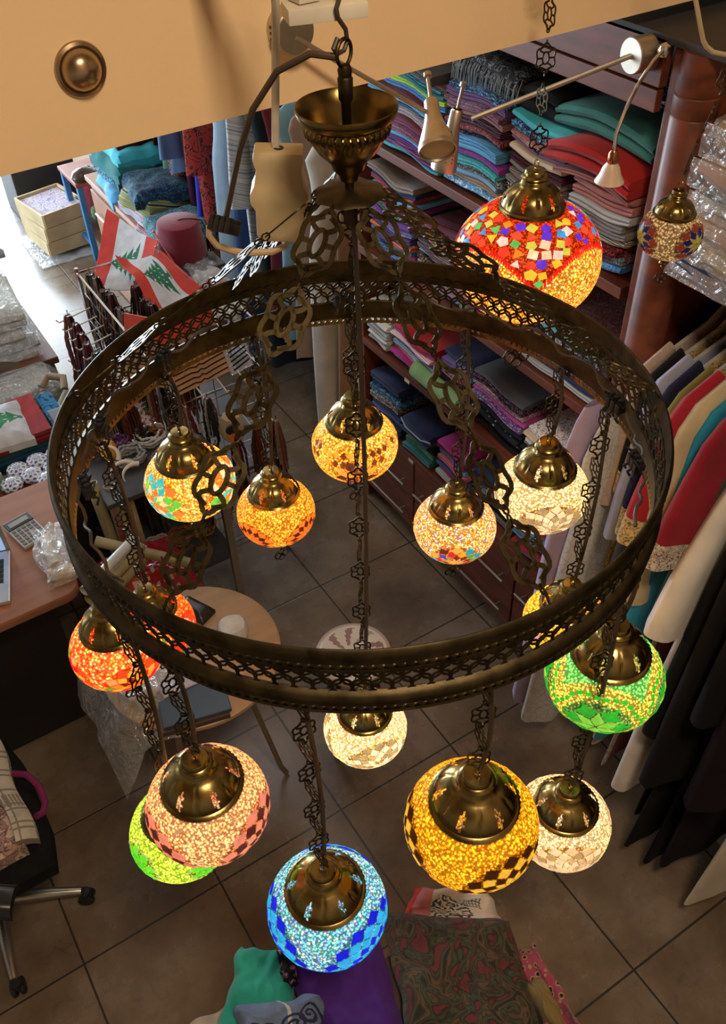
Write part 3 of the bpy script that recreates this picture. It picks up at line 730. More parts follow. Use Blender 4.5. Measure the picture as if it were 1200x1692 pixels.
kn = thing('wall_knob', 'round brushed brass knob cover on the cream beam, upper left', 'cover', (.398, 1.42, 2.36))
M = Vector((0, -1, 0)).to_track_quat('Z', 'Y').to_matrix().to_4x4()
MB().lathe([(.0375, 0), (.0385, .003), (.0375, .007), (.033, .009), (.031, .007), (.029, .012), (.024, .022), (.016, .028), (.006, .031), (0, .0315)], 48, M=M).build('dome', simple('aged_nickel', (.40, .30, .19), .28, 1, .1), kn)
tag(MB().tube([(.985, 1.40, 2.60), (.975, 1.39, 2.50), (.978, 1.385, 2.452), (.995, 1.38, 2.436), (1.012, 1.385, 2.445), (1.018, 1.39, 2.50), (1.02, 1.40, 2.6)], .0035, 8).build('steel_hook', steel), 'empty steel hook loop at the top of the cream beam', 'hook')
tag(MB().tube([(1.40, 1.20, 2.50), (1.447, 1.20, 2.324), (1.475, 1.20, 2.275), (1.49, 1.20, 2.250), (1.50, 1.198, 2.238), (1.52, 1.196, 2.225), (1.564, 1.19, 2.212), (1.65, 1.18, 2.20)], .0045, 8).build('wire_hanger', cream_pl), 'cream bent wire hanger at the top right beside the small lamp chain', 'hanger')

# socket block on its cord
sk = thing('socket_block', 'cream plastic extension socket dangling on a thick pale cord beside the brass cup', 'socket', (.59, 1.20, 2.13))
mb = MB()
pro = [(.032, .020, .0), (.036, .024, .012), (.036, .024, .05), (.043, .026, .062), (.043, .026, .078), (.037, .024, .09), (.033, .022, .112), (.037, .024, .126), (.036, .022, .138)]
vs = []; fs = []
for (hx, hy, z) in pro: vs += [(-hx, -hy, z), (hx, -hy, z), (hx, hy, z), (-hx, hy, z)]
for j in range(len(pro) - 1):
    for k in range(4): fs.append((4 * j + k, 4 * j + (k + 1) % 4, 4 * j + 4 + (k + 1) % 4, 4 * j + 4 + k))
fs += [(3, 2, 1, 0), tuple(range(len(vs) - 4, len(vs)))]
Mk = Matrix.Rotation(-.55, 4, 'Z') @ Matrix.Rotation(.06, 4, 'Y')
mb.add(vs, fs, M=Mk); mb.build('socket_body', cream_pl, sk, bevel=.003)
MB().lathe([(.007, .137), (.0075, .1395), (.0035, .1395)], 20, M=Mk).build('cord_hole', black_pl, sk)
MB().tube([(.004, 0, .135), (.010, .002, .18), (.020, .006, .25), (.030, .010, .32), (.034, .02, .42)], .0058, 8).build('cord', white_pl, sk)
pts = [(-.125, 0, .045), (-.128, 0, .030), (-.118, -.0, .012), (-.095, .0, -.002), (-.07, 0, -.012), (-.02, .0, -.022), (.005, 0, -.018), (.014, 0, -.004), (.012, 0, .012), (.002, 0, .022)]
MB().tube([(x * .9, y, z) for x, y, z in pts], .0052, 8, M=Matrix.Rotation(-.1, 4, 'Z')).build('cord_loop', simple('cream_cord', (.5, .36, .2), .5), sk)

# ------------------------------------------------------------------ shelf units on the right
ux = 1.58; dep = .42
su = thing('shelf_unit', 'tall mahogany shelving unit filled with folded scarves', 'shelving', (ux + dep / 2, 1.95, 0))
Lc = lambda x, y, z: (x - (ux + dep / 2), y - 1.95, z)
ya, yb = 1.36, 2.60
for z, th in ((1.615, .030), (1.215, .030), (.828, .028)):
    MB().box(Lc(ux + dep / 2, (ya + yb) / 2, z), (dep, yb - ya, th)).build('shelf_board', wood_r, su, smooth=False, bevel=.002)
MB().box(Lc(ux + dep - .01, (ya + yb) / 2, 1.1), (.02, yb - ya, 2.19)).build('back_panel', wood_d, su, smooth=False)
MB().box(Lc(ux + dep / 2 + .005, yb, 1.1), (dep, .024, 2.19)).build('side_panel', wood_r, su, smooth=False, bevel=.002)
MB().box(Lc(ux + dep / 2 + .01, 1.31, 1.095), (dep, .07, 2.18)).build('side_panel', wood_r, su, smooth=False, bevel=.004)
MB().lathe([(.048, 0), (.048, 2.06), (.045, 2.064), (.048, 2.068), (.048, 2.105), (.045, 2.108), (.048, 2.112), (.046, 2.19), (0, 2.19)], 32, c=Lc(ux + .035, 1.285, 0)).build('round_post', wood_r, su)
MB().box(Lc(ux + .012, (ya + yb) / 2, 2.15), (.024, yb - ya, .095)).box(Lc(ux + .008, (ya + yb) / 2, 2.075), (.020, yb - ya, .045)).build('header_board', wood_r, su, smooth=False, bevel=.002)
MB().box(Lc(ux + dep / 2 + .01, 1.915, 2.198), (dep + .02, 1.42, .016)).build('top_board', simple('dusty_board', (.035, .028, .024), .7), su, smooth=False)
# drawers
cb_ = MB().box(Lc(ux + dep / 2 + .03, (ya + yb) / 2 - .06, .04), (dep - .06, yb - ya + .12, .08)).build('plinth', wood_d, su, smooth=False)
MB().box(Lc(ux + dep / 2, (ya + yb) / 2 - .06, .455), (dep, yb - ya + .12, .025)).build('cabinet_top', wood_r, su, smooth=False, bevel=.002)
MB().box(Lc(ux + dep / 2 + .02, (ya + yb) / 2 - .06, .26), (dep - .04, yb - ya + .12, .37)).build('cabinet_body', wood_d, su, smooth=False)
for (y0, y1) in ((2.235, 2.595), (1.60, 2.225), (1.24, 1.59)):
    for (z0, z1, hz_) in ((.250, .440, .322), (.085, .242, .165)):
        d = MB().box(Lc(ux + .010, (y0 + y1) / 2, (z0 + z1) / 2), (.020, y1 - y0, z1 - z0)).build('drawer', wood_r, su, smooth=False, bevel=.002)
        h = MB(); a, b = y0 + .03, y1 - .03
        h.tube([Lc(ux - .028, a, hz_), Lc(ux - .028, b, hz_)], .0048, 8)
        for q in (a + .03, b - .03): h.tube([Lc(ux - .028, q, hz_), Lc(ux + .001, q, hz_)], .0035, 6)
        h.build('bar_handle', steel, d)
for (y, z) in ((2.28, .815), (2.25, .446), (1.9, .815)):
    MB().box(Lc(ux - .002, y, z), (.002, .03, .014)).build('price_ticket', white_pl, su, smooth=False)

def folded(name, label, cat, x0, x1, y0, y1, z0, th, mat, wav, group=None, lay=2, sag=.0):
    """one folded cloth: rounded fold at the front (x0), waving along y"""
    mb = MB(); ny = 10; sd = rnd.uniform(0, 99); jx = rnd.uniform(0, .012); ins0, ins1 = rnd.uniform(0, .02), rnd.uniform(0, .02)
    prof = []
    for l in range(lay):
        zc = th * (l + .5) / lay; hr = th / lay / 2
        for q in range(5):
            a = -PI / 2 + PI * q / 4
            prof.append((-math.cos(a) * hr * 1.3, zc + math.sin(a) * hr * .96))
    full = [(x1 - x0, 0)] + prof + [(x1 - x0, th)]
    ya_, yb_ = y0 + ins0, y1 - ins1; ym = (ya_ + yb_) / 2
    vs = []; fs = []; n = len(full)
    for j in range(ny + 1):
        y = ya_ + (yb_ - ya_) * j / ny
        dx = .008 * noise.noise((y * 9, sd, 0)) + jx
        dz = wav(y); endd = abs(2 * j / ny - 1) ** 4
        for (px, pz) in full:
            fr = max(0, 1 - px / .25)
            vs.append((px + dx, y - ym, dz * (.4 + .6 * fr) + pz + (th * .25 * endd * (.5 - pz / th)) + .0015 * noise.noise((y * 14, sd, pz * 40))))
    for j in range(ny):
        for k in range(n - 1): fs.append((j * n + k, (j + 1) * n + k, (j + 1) * n + k + 1, j * n + k + 1))
        fs.append((j * n + n - 1, (j + 1) * n + n - 1, (j + 1) * n, j * n))
    fs.append(tuple(range(n))); fs.append(tuple(reversed(range(ny * n, ny * n + n))))
    mb.add(vs, fs)
    o = mb.build(name, mat, loc=(x0, ym, z0)); tag(o, label, cat, group); return o

CN = dict(black=(.012, .012, .015), navy=(.012, .018, .07), blue=(.03, .12, .38), sky=(.10, .36, .60), cyan=(.05, .42, .50), teal=(.02, .16, .16), purple=(.12, .02, .20), magenta=(.36, .02, .20), pink=(.50, .12, .20),
          red=(.36, .012, .015), maroon=(.12, .01, .02), grey=(.16, .15, .15), charcoal=(.05, .05, .055), silver=(.34, .36, .36), cream=(.52, .42, .30), tan=(.30, .19, .10), brown=(.09, .045, .025), lime=(.35, .62, .05), green=(.04, .22, .08), mauve=(.22, .10, .18), rose=(.34, .13, .12), gold=(.40, .27, .06), white=(.62, .62, .60), orange=(.55, .16, .03))
KW = dict(plain='plain', stripe='striped', print='printed', spots='spotted', lace='lace patterned')
def stack(shelf, who, x0, y0, y1, zs, items, th=.022, amp=.006, grp=None, xd=.30):
    z = zs; ph = rnd.uniform(0, 6); n = len(items)
    wav = lambda y: amp * math.sin(y * 13 + ph) + amp * .7 * math.sin(y * 29 + 2 * ph) + amp * 1.3
    ordn = lambda k: 'lowest' if k == 0 else ('topmost' if k == n - 1 else {1: 'second up', 2: 'third up'}.get(k, '%dth up' % (k + 1)))
    for k, it in enumerate(items):
        kind = 'plain'
        if ':' in it: it, kind = it.split(':')
        cs = it.split('/'); t = th * rnd.uniform(.8, 1.2)
        cc = [CN[c] for c in cs]
        m = fabric(cc[0], cc[1] if len(cc) > 1 else None, cc[2] if len(cc) > 2 else None, kind, 60 if kind != 'plain' else 40)
        folded('folded_scarf', '%s %sscarf, %s, %s, %s' % (' and '.join(cs[:2]), '' if kind == 'plain' else KW[kind] + ' ', ordn(k), who, shelf), 'scarf',
               x0 + rnd.uniform(-.006, .012), x0 + xd, y0, y1, z, t, m, wav, group='folded scarves on the ' + shelf, lay=rnd.choice([1, 2, 2]))
        z += t * 1.0
    return z
fx = ux + .012
z1 = 1.632; z2 = 1.232; z3 = .844; z4 = .470
sh1, sh2, sh3, sh4 = 'upper shelf', 'middle shelf', 'lower shelf', 'drawer top'
stack(sh1, 'left stack', fx, 2.13, 2.52, z1, ['cyan/navy', 'navy/purple/pink:stripe', 'purple', 'sky/blue', 'mauve/maroon:print', 'magenta/grey:stripe', 'maroon', 'silver/mauve:stripe', 'black/sky:stripe', 'sky', 'maroon/black', 'blue/sky:stripe', 'lime', 'teal/blue', 'navy/cyan:stripe'], .0168)
stack(sh1, 'centre left stack', fx, 1.86, 2.12, z1, ['sky/blue/white:print', 'tan/grey:stripe', 'sky/silver:stripe', 'charcoal/silver:print', 'cyan/green:print', 'purple/magenta:print', 'sky/silver', 'sky/blue:stripe', 'black/mauve:print', 'maroon/rose:print', 'black/mauve:stripe', 'rose/grey:stripe', 'mauve/black:print', 'purple/grey:stripe', 'navy/sky:print'], .0195)
stack(sh1, 'centre right stack', fx + .01, 1.62, 1.85, z1, ['sky/cyan', 'charcoal/grey:print', 'grey/silver:stripe', 'black/cream:print', 'grey', 'charcoal/tan:stripe', 'grey/mauve', 'black/maroon:stripe', 'cream/mauve', 'mauve/grey', 'rose/charcoal:print', 'navy/sky:print', 'cyan'], .0205)
stack(sh1, 'right stack', fx + .005, 1.385, 1.61, z1, ['blue/sky:print', 'maroon/cyan:print', 'black/red:print', 'charcoal/cream:stripe', 'grey/silver', 'grey', 'silver/rose', 'rose/grey', 'rose'], .021)
# blankets on top
def blanket(label, c, x0, x1, y0, y1, z, th, amp, name='folded_blanket', lay=2, seed=0):
    w = lambda y: amp * math.sin((y - y0) / (y1 - y0) * PI)
    return folded(name, label, 'blanket', x0, x1, y0, y1, z, th, c, w, lay=lay)
blanket('dark grey folded blanket on top of the left stack of the upper shelf', fabric((.075, .07, .065)), fx - .01, fx + .36, 2.16, 2.56, 1.885, .034, .018)
blanket('brown grey folded shawl lying under the dark grey blanket', fabric((.10, .06, .05)), fx + .01, fx + .36, 2.12, 2.42, 1.868, .018, .008)
o = blanket('black folded shawl with grey fringes on the upper shelf', fabric((.02, .022, .026), (.15, .16, .17), (.04, .04, .05), 'print', 30), fx + .03, fx + .38, 1.84, 2.14, 1.93, .06, .012)
fr = MB()
for k in range(60):
    y = -.14 + k * .0047; x = rnd.uniform(-.012, -.004)
    fr.tube([(x + .016, y, .052), (x + .002, y + rnd.uniform(-.004, .004), .03), (x - .002, y + rnd.uniform(-.006, .006), -.012)], .0010, 3)
fr.build('fringe', fabric((.22, .24, .25)), o)
blanket('black thick folded shawl beside the teal blanket', fabric((.012, .012, .013)), fx + .05, fx + .38, 1.70, 1.86, 1.90, .075, .01)
blanket('large teal green folded blanket behind the red one', fabric((.035, .17, .15)), fx + .05, fx + .38, 1.385, 1.72, 1.905, .06, .022)
blanket('big bright red folded blanket on the right of the upper shelf', fabric((.33, .008, .006)), fx - .006, fx + .30, 1.38, 1.70, 1.835, .06, .030)
blanket('dusty rose folded blanket under the red blanket', fabric((.30, .11, .10)), fx, fx + .33, 1.38, 1.66, 1.82, .014, .02)
blanket('black folded cloth with silver packets below the header', fabric((.02, .02, .03), (.3, .5, .6), (.02, .02, .03), 'print', 40), fx + .14, fx + .38, 1.40, 1.62, 1.99, .02, .004)

stack(sh2, 'left stack', fx, 2.27, 2.54, z2, ['purple/blue:stripe', 'navy/sky:stripe', 'red/purple:stripe', 'blue/green:print', 'orange/red/navy:stripe', 'navy/purple:stripe', 'blue/orange:print', 'purple', 'green/black:stripe', 'purple/magenta:stripe', 'sky/blue', 'red/mauve:stripe', 'navy/charcoal', 'grey/tan:stripe'], .0215, .009)
stack(sh2, 'second stack', fx + .005, 2.02, 2.26, z2, ['sky/navy/silver:stripe', 'mauve/grey:stripe', 'silver/navy:stripe', 'black/tan:print', 'sky/white:lace', 'charcoal/mauve:stripe', 'navy/tan:stripe', 'tan/black:print', 'mauve/maroon:stripe'], .022, .008)
stack(sh2, 'third stack', fx, 1.74, 2.01, z2, ['navy/blue', 'green/mauve:print', 'black/magenta:stripe', 'mauve/tan:stripe', 'cream/mauve:print', 'blue/navy', 'charcoal/tan:print', 'maroon/cream:stripe', 'blue/sky:print'], .023, .007)
stack(sh2, 'right stack', fx, 1.385, 1.73, z2, ['silver/rose', 'navy/blue', 'blue/black:print', 'black/blue', 'mauve/silver:stripe', 'grey/blue:stripe', 'navy/silver:print', 'cyan/grey:stripe', 'maroon/grey:print'], .021, .006)

stack(sh3, 'left stack of white cloths', fx, 2.41, 2.56, z3, ['silver', 'white/silver', 'silver/white', 'white', 'silver', 'white/silver'], .027, .007)
stack(sh3, 'striped stack', fx, 2.13, 2.40, z3, ['sky/blue', 'magenta/pink', 'pink/rose:stripe', 'sky/white/blue:stripe', 'magenta/navy:stripe', 'white/pink:stripe', 'magenta/red:stripe', 'red/magenta'], .0195, .006)
stack(sh3, 'third stack', fx + .02, 1.95, 2.12, z3, ['sky/red:stripe', 'red/magenta:stripe', 'navy/blue', 'black/navy', 'red/sky:stripe', 'sky/blue', 'blue/red:stripe', 'navy/black'], .023, .006)
tag(MB().lathe([(0, 0), (.026, 0), (.030, .003), (.030, .27), (.026, .273), (0, .273)], 20, fn=lambda a, j: 1 + .05 * math.sin(3 * a), M=Matrix.Translation((fx - .01, 1.96, z3 + .055)) @ Matrix.Rotation(-PI / 2, 4, 'X')).build('rolled_cloth', fabric((.22, .40, .16))), 'pale green satin cloth rolled up beside the striped stack on the lower shelf', 'cloth roll')
stack(sh3, 'black lace stack', fx + .01, 1.66, 1.94, z3, ['black', 'black/charcoal:lace', 'black/silver:spots', 'black', 'purple/silver:print', 'magenta/mauve:print', 'mauve/cream:lace', 'black/mauve:print', 'charcoal'], .0225, .007)
stack(sh3, 'right stack', fx, 1.385, 1.65, z3, ['sky/blue', 'black', 'black/silver:spots', 'black', 'grey/black:lace', 'white/rose', 'cream/white', 'white/mauve:print'], .022, .008)
stack(sh4, 'left stack', fx, 2.34, 2.56, z4, ['navy/blue', 'navy/black', 'blue/mauve:stripe', 'navy', 'charcoal/cream:print', 'navy/sky:print', 'black/blue:print', 'navy'], .030, .006)
zt = stack(sh4, 'second stack', fx, 2.12, 2.33, z4, ['teal/black', 'green/charcoal:print', 'black', 'navy/blue', 'charcoal/silver'], .028, .005)
o = folded('folded_garment', 'navy blue folded garment with pale piping lying on the drawer top stack', 'garment', fx - .02, fx + .22, 2.10, 2.30, zt, .03, fabric((.008, .012, .06)), lambda y: .012, lay=1)
MB().tube([(-.004, -.095, .024), (-.016, -.05, .014), (-.016, .05, .014), (-.006, .095, .028)], .003, 6).build('piping', fabric((.3, .42, .55)), o)
tag(MB().box((fx + .13, 2.33, z4 + .262), (.07, .055, .003), rz=.1).build('yellow_card', vcloth, smooth=False), 'mustard yellow card on the navy cloths of the drawer top', 'card')
bpy.data.objects['yellow_card'].data.materials[0] = simple('mustard_card', (.35, .2, .02), .6)
stack(sh4, 'third stack', fx, 1.92, 2.11, z4, ['silver/blue', 'red/maroon', 'blue/navy', 'maroon/red', 'pink/mauve:stripe', 'sky/blue', 'purple/red:stripe', 'magenta/mauve'], .023, .006)
stack(sh4, 'fourth stack', fx + .02, 1.66, 1.91, z4, ['grey/charcoal:stripe', 'black', 'charcoal/navy', 'grey/navy:print', 'charcoal', 'navy'], .028, .006)
stack(sh4, 'right stack', fx, 1.385, 1.65, z4, ['grey/sky:stripe', 'red/maroon:stripe', 'sky/blue', 'sky/navy:stripe', 'black/silver:stripe', 'sky/blue', 'red/navy', 'sky', 'purple/mauve'], .024, .007)

# ------------------------------------------------------------------ garments
def robe(label, cat, y, xc, zt, zb, hw, th, mat, trim=None, slv=(.18, .55, .055), mats2=None, seed=0, name='hanging_robe', group=None, flare=1.35, cuff=None, hook=True, rot=0, openc=None, sx=-1):
    root = thing(name, label, cat, (xc, y, zb), rot, group)
    H = zt - zb; rn = random.Random(seed); p1, p2 = rn.uniform(0, 6), rn.uniform(0, 6); fq = rn.choice([3, 4, 5])
    def W(v):      # v from 0 (top) to 1 (hem)
        s = v * H
        if s < .03: return .055 + s * .6
        if s < .13: return .073 + (hw - .073) * ((s - .03) / .10) ** .8
        return hw * (1 - .10 * math.sin(min(1, (s - .13) / .35) * PI)) * (1 + (flare - 1) * max(0, (v - .3) / .7))
    def T(v): return th * (.35 + .65 * min(1, v * H / .18)) * (1 + .5 * v)
    def body(u, v):
        a = 2 * PI * u; w, t = W(v), T(v); ca, sa = math.cos(a), math.sin(a)
        f = 1 + .30 * min(1, v * 2) * math.sin(fq * a * 2 + p1) + .18 * v * math.sin(7 * a + p2)
        return (w * ca * (1 + .04 * v * math.sin(5 * v + p1)), t * sa * f + .012 * math.sin(ca * 6 + p2) * v, H * (1 - v) + .012 * math.sin(3 * a + p1) * v)
    mb = MB(); mf = None
    if trim: mf = lambda u, v: 1 if (v * H < .17 and math.cos(2 * PI * u) * sx > .25) or (abs(math.sin(PI * (u - .25 - (.0)))) < .05 and v < .45) or (abs(math.cos(PI * u)) < .12 and sx < 0) else 0
    mb.grid(body, 44, 30, cu=True, mf=mf)
    mb.build('body', [mat, trim or mat], root)
    # sleeve on the camera side
    if slv:
        L1, L2, rs = slv
        for s in (sx,):
            P = [Vector((s * hw * .72, 0, H - .075)), Vector((s * (hw + .01), -.005, H - .12)), Vector((s * (hw + L1 * .45), -.012, H - .12 - L2 * .33)), Vector((s * (hw + L1 * .8), -.02, H - .12 - L2 * .7)), Vector((s * (hw + L1), -.03, H - .12 - L2))]
            pts = []
            for i in range(len(P) - 1):
                for q in range(4): pts.append(P[i].lerp(P[i + 1], q / 4))
            pts.append(P[-1]); nn = len(pts)
            sm = MB()
            def sl(u, v):
                i = min(int(v * (nn - 1)), nn - 2); t = v * (nn - 1) - i; c = pts[i].lerp(pts[i + 1], t); d = (pts[i + 1] - pts[i]).normalized()
                nx = Vector((d.z, 0, -d.x)); a = 2 * PI * u; r = rs * (.75 + .85 * v)
                return c + nx * (r * math.cos(a)) + Vector((0, 1, 0)) * (r * .42 * math.sin(a) * (1 + .25 * math.sin(3 * a + p1)))
            c0 = cuff or trim
            sm.grid(sl, 28, 22, cu=True, mf=(lambda u, v: 1 if v > .84 and v < .985 else 0) if c0 else None)
            sm.build('sleeve', [mat, c0 or mat], root)
    if hook:
        MB().tube([(0, 0, H - .01), (0, 0, H + .035), (.012, 0, H + .055), (.0, 0, H + .075), (-.014, 0, H + .062)], .0022, 6).tube([(-hw * .8, 0, H - .085), (0, 0, H - .01), (hw * .8, 0, H - .085)], .005, 6).build('hanger', simple('clear_hanger', (.5, .5, .5), .15, .3), root)
    return root
gold = fabric((.42, .30, .12), (.12, .08, .04), (.5, .38, .2), 'print', 70)
silv = fabric((.42, .38, .33), (.10, .03, .04), (.5, .46, .4), 'print', 85)
GR = 'robes on the right rail'
RX, RZ = 1.84, 1.60
robes = [
 (1.205, .30, (.36, .28, .24), None, (.05, .36, .035), .42, 'beige taupe lace trimmed robe hanging nearest the post', 'lace'),
 (1.170, .30, (.012, .012, .012), gold, (.04, .30, .035), .30, 'black robe with gold scrollwork on the shoulders, second from the post', None),
 (1.138, .31, (.30, .32, .46), None, (.06, .42, .04), .30, 'lavender blue robe with faded gold trim on the right rail', None),
 (1.106, .31, (.018, .018, .05), gold, (.06, .38, .04), .30, 'navy robe with gold shoulder trim on the right rail', None),
 (1.074, .31, (.17, .15, .03), gold, (.07, .36, .04), .30, 'olive green robe with gold embroidery on the right rail', None),
 (1.040, .32, (.30, .012, .025), gold, (.09, .32, .062), .34, 'bright crimson robe with gold shoulder motif and scalloped cuff', None),
 (1.006, .32, (.52, .43, .28), None, (.10, .50, .060), .20, 'cream robe between the crimson and the turquoise robes', None),
 (.975, .31, (.015, .24, .40), None, (.10, .64, .05), .25, 'turquoise blue robe showing between the cream and the red robes', None),
 (.925, .33, (.24, .010, .022), silv, (.10, .30, .066), .22, 'dark red robe with wide silver embroidered cuff', None),
 (.900, .26, (.035, .055, .055), None, (.15, .44, .05), .22, 'dark grey green robe on the right rail', None),
 (.852, .25, (.66, .61, .58), None, (.22, .46, .066), .30, 'white long sleeved robe just in front of the dark red one with ornate cuff', None),
 (.822, .26, (.60, .56, .53), None, (.21, 1.12, .056), .16, 'off white robe with long drooping sleeve near the floor', None),
 (.785, .30, (.008, .008, .009), None, (.14, .80, .07), .10, 'plain black abaya hanging beside the white robes', None),
 (.730, .38, (.010, .009, .010), None, (.10, .95, .06), .10, 'black abaya with long sleeve beside the plain black one', None),
 (.665, .38, (.007, .007, .010), None, (.08, .60, .06), .08, 'black crepe abaya, third of the black garments', None),
 (.600, .38, (.012, .008, .012), None, (.08, .90, .06), .12, 'black abaya with purple sheen, fourth of the black garments', None),
 (.490, .36, (.55, .48, .38), None, None, .10, 'ivory robe at the right edge of the picture', None),
]
for i, (y, hw, c, tr, sl, zb, lab, k) in enumerate(robes):
    m = fabric(c, tuple(x * .8 for x in c), None, 'lace', 60) if k else fabric(c)
    robe(lab, 'robe', y, RX, RZ, zb, hw, .016 if y > .9 else .026, m, tr, sl, seed=i, group=None, cuff=None)
# pale robes that hang lower at the left end of that rail (long skirts)
robe('pale lilac lace gown hanging lowest beside the post', 'gown', 1.262, 1.47, 1.40, .20, .10, .030, fabric((.42, .34, .50)), None, None, seed=31, flare=1.5, hook=False)
robe('silvery white lace gown between the post and the lavender robe', 'gown', 1.205, 1.49, 1.40, .16, .11, .030, fabric((.50, .50, .50), (.34, .34, .36), None, 'lace', 45), None, None, seed=32, flare=1.6, hook=False)
rl = thing('clothes_rail', 'chrome clothes rail of the right hand wardrobe', 'rail', (RX, .6, RZ + .06))
MB().tube([(0, -.9, .0), (0, .62, .0)], .012, 12).build('bar', chrome, rl)
wd = thing('wardrobe', 'dark mahogany wardrobe frame holding the right hand clothes rail', 'wardrobe', (1.84, .47, 0))
MB().box((0, .0, 1.715), (.44, 1.56, .03)).build('shelf_board', wood_d, wd, smooth=False, bevel=.002)
MB().box((.25, .0, 1.1), (.02, 1.56, 2.18)).build('back_panel', wood_d, wd, smooth=False)
MB().box((0, -.79, 1.1), (.44, .03, 2.18)).build('side_panel', wood_d, wd, smooth=False)
MB().box((-.04, .0, .035), (.36, 1.56, .07)).build('floor_board', simple('grey_plinth', (.22, .20, .18), .6), wd, smooth=False, bevel=.003)
# bagged linens over the rail
z = 1.732
for i, (c, lab, th) in enumerate((((.03, .05, .12), 'navy packaged cloth, lowest in the bagged stack right of the post', .045), ((.30, .33, .20), 'olive green packaged cloth in clear film, right of the post', .045), ((.36, .28, .24), 'beige packaged cloth with folds right of the post', .05), ((.07, .20, .20), 'teal packaged cloth with gold label in clear film', .045), ((.34, .26, .23), 'dusty pink packaged tablecloth in the bagged stack', .06), ((.30, .24, .17), 'large beige packaged bedspread on top of the bagged stack', .07))):
    o = folded('packaged_cloth', lab, 'packaged cloth', 1.585 + .004 * i, 1.98, .90, 1.215 - .01 * (i % 2), z, th, fabric(c), lambda y: .010 * math.sin(y * 22) + .01, lay=1 + i % 2)
    def fl(u, v, th=th, i=i): return (-.022 + .40 * v, -.17 + .34 * u + .01 * math.sin(v * 9 + i), th + .010 + .010 * noise.noise((u * 5, v * 5, i)) - (.03 if v < .04 else 0))
    fm = MB().grid(fl, 24, 18); fm.grid(lambda u, v, th=th: (-.024 + .006 * noise.noise((u * 8, v * 3, i)), -.17 + .34 * u, th * v + .008), 20, 6)
    fm.build('clear_film', film, o)
    z += th + .004
# ------------------------------------------------------------------ garments at the back
redblk = fabric((.33, .03, .02), (.02, .01, .01), (.33, .03, .02), 'print', 22)
lacec = fabric((.02, .02, .02), (.25, .22, .15), (.03, .03, .03), 'print', 35)
goldm = fabric((.10, .012, .02), (.45, .36, .16), (.12, .02, .03), 'print', 60)
stripew = fabric((.5, .52, .52), (.2, .24, .28), (.55, .56, .56), 'stripe', 30)
back = [
 (2.70, .24, (.55, .50, .42), 0.03, 1.50, .055, 'cream linen robe reaching the floor beside the shelf end', None),
 (2.84, .23, (.24, .12, .05), 0.22, 1.60, .04, 'tan brown robe squeezed between the two cream ones', None),
 (2.98, .27, (.56, .52, .45), 0.02, 1.55, .060, 'wide off white linen robe reaching the floor, left of the cream one', None),
 (3.12, .26, (.30, .20, .13), 0.45, 1.62, .035, 'beige brown robe behind the cream plastic socket', None),
 (3.22, .27, (.22, .42, .52), 0.50, 1.62, .035, 'light blue robe behind the hanging socket', None),
 (3.32, .27, (.14, .012, .02), 0.50, 1.64, .035, 'maroon robe between the light blue and the charcoal ones', None),
 (3.43, .28, (.02, .03, .035), 0.25, 1.62, .050, 'charcoal green robe in the back row', None),
 (3.54, .27, None, 0.55, 1.60, .040, 'white and grey pinstriped robe in the back row', stripew),
 (3.66, .28, (.025, .06, .16), 0.20, 1.62, .050, 'navy blue plain robe in the back row', None),
 (3.80, .30, (.40, .55, .66), 0.10, 1.62, .050, 'pale icy blue long robe in the back row', None),
 (3.93, .30, redblk and None, 0.78, 1.62, .045, 'red robe with black scroll embroidery in the back row', redblk),
 (4.04, .29, (.02, .03, .40), 0.70, 1.60, .045, 'royal blue robe beside the embroidered red one', None),
 (4.15, .29, (.05, .012, .03), 0.55, 1.60, .040, 'dark plum robe in the back row', None),
 (4.22, .31, (.10, .17, .30), 0.95, 1.60, .040, 'denim blue robe with a silver hem band', None),
 (4.33, .29, (.10, .015, .03), 0.80, 1.60, .035, 'burgundy robe with gold braid at the front', goldm),
 (4.43, .29, (.12, .22, .17), 0.62, 1.60, .040, 'sage green robe with gold motifs', None),
 (4.55, .29, (.05, .01, .02), 0.60, 1.60, .035, 'dark maroon robe near the counter', None),
 (4.66, .31, None, 0.90, 1.60, .040, 'black robe with pale lace bands in the back row', lacec),
 (4.80, .30, (.52, .55, .50), 0.55, 1.60, .040, 'white robe farthest left in the back row', None),
]
for i, (y, hw, c, zb, zt, th, lab, mm) in enumerate(back):
    robe(lab, 'robe', y, 1.86, zt, zb, hw, th, mm or fabric(c), None, (.03, .45, .04) if i % 3 == 1 and i > 5 else None, seed=60 + i, flare=1.12, hook=True)
rl = thing('clothes_rail', 'chrome clothes rail above the back row of robes', 'rail', (1.86, 3.75, 1.66))
MB().tube([(0, -1.1, 0), (0, 1.2, 0)], .012, 12).tube([(0, -1.1, 0), (0, -1.1, -1.65)], .012, 12).tube([(0, 1.2, 0), (0, 1.2, -1.65)], .012, 12).build('bar', chrome, rl)

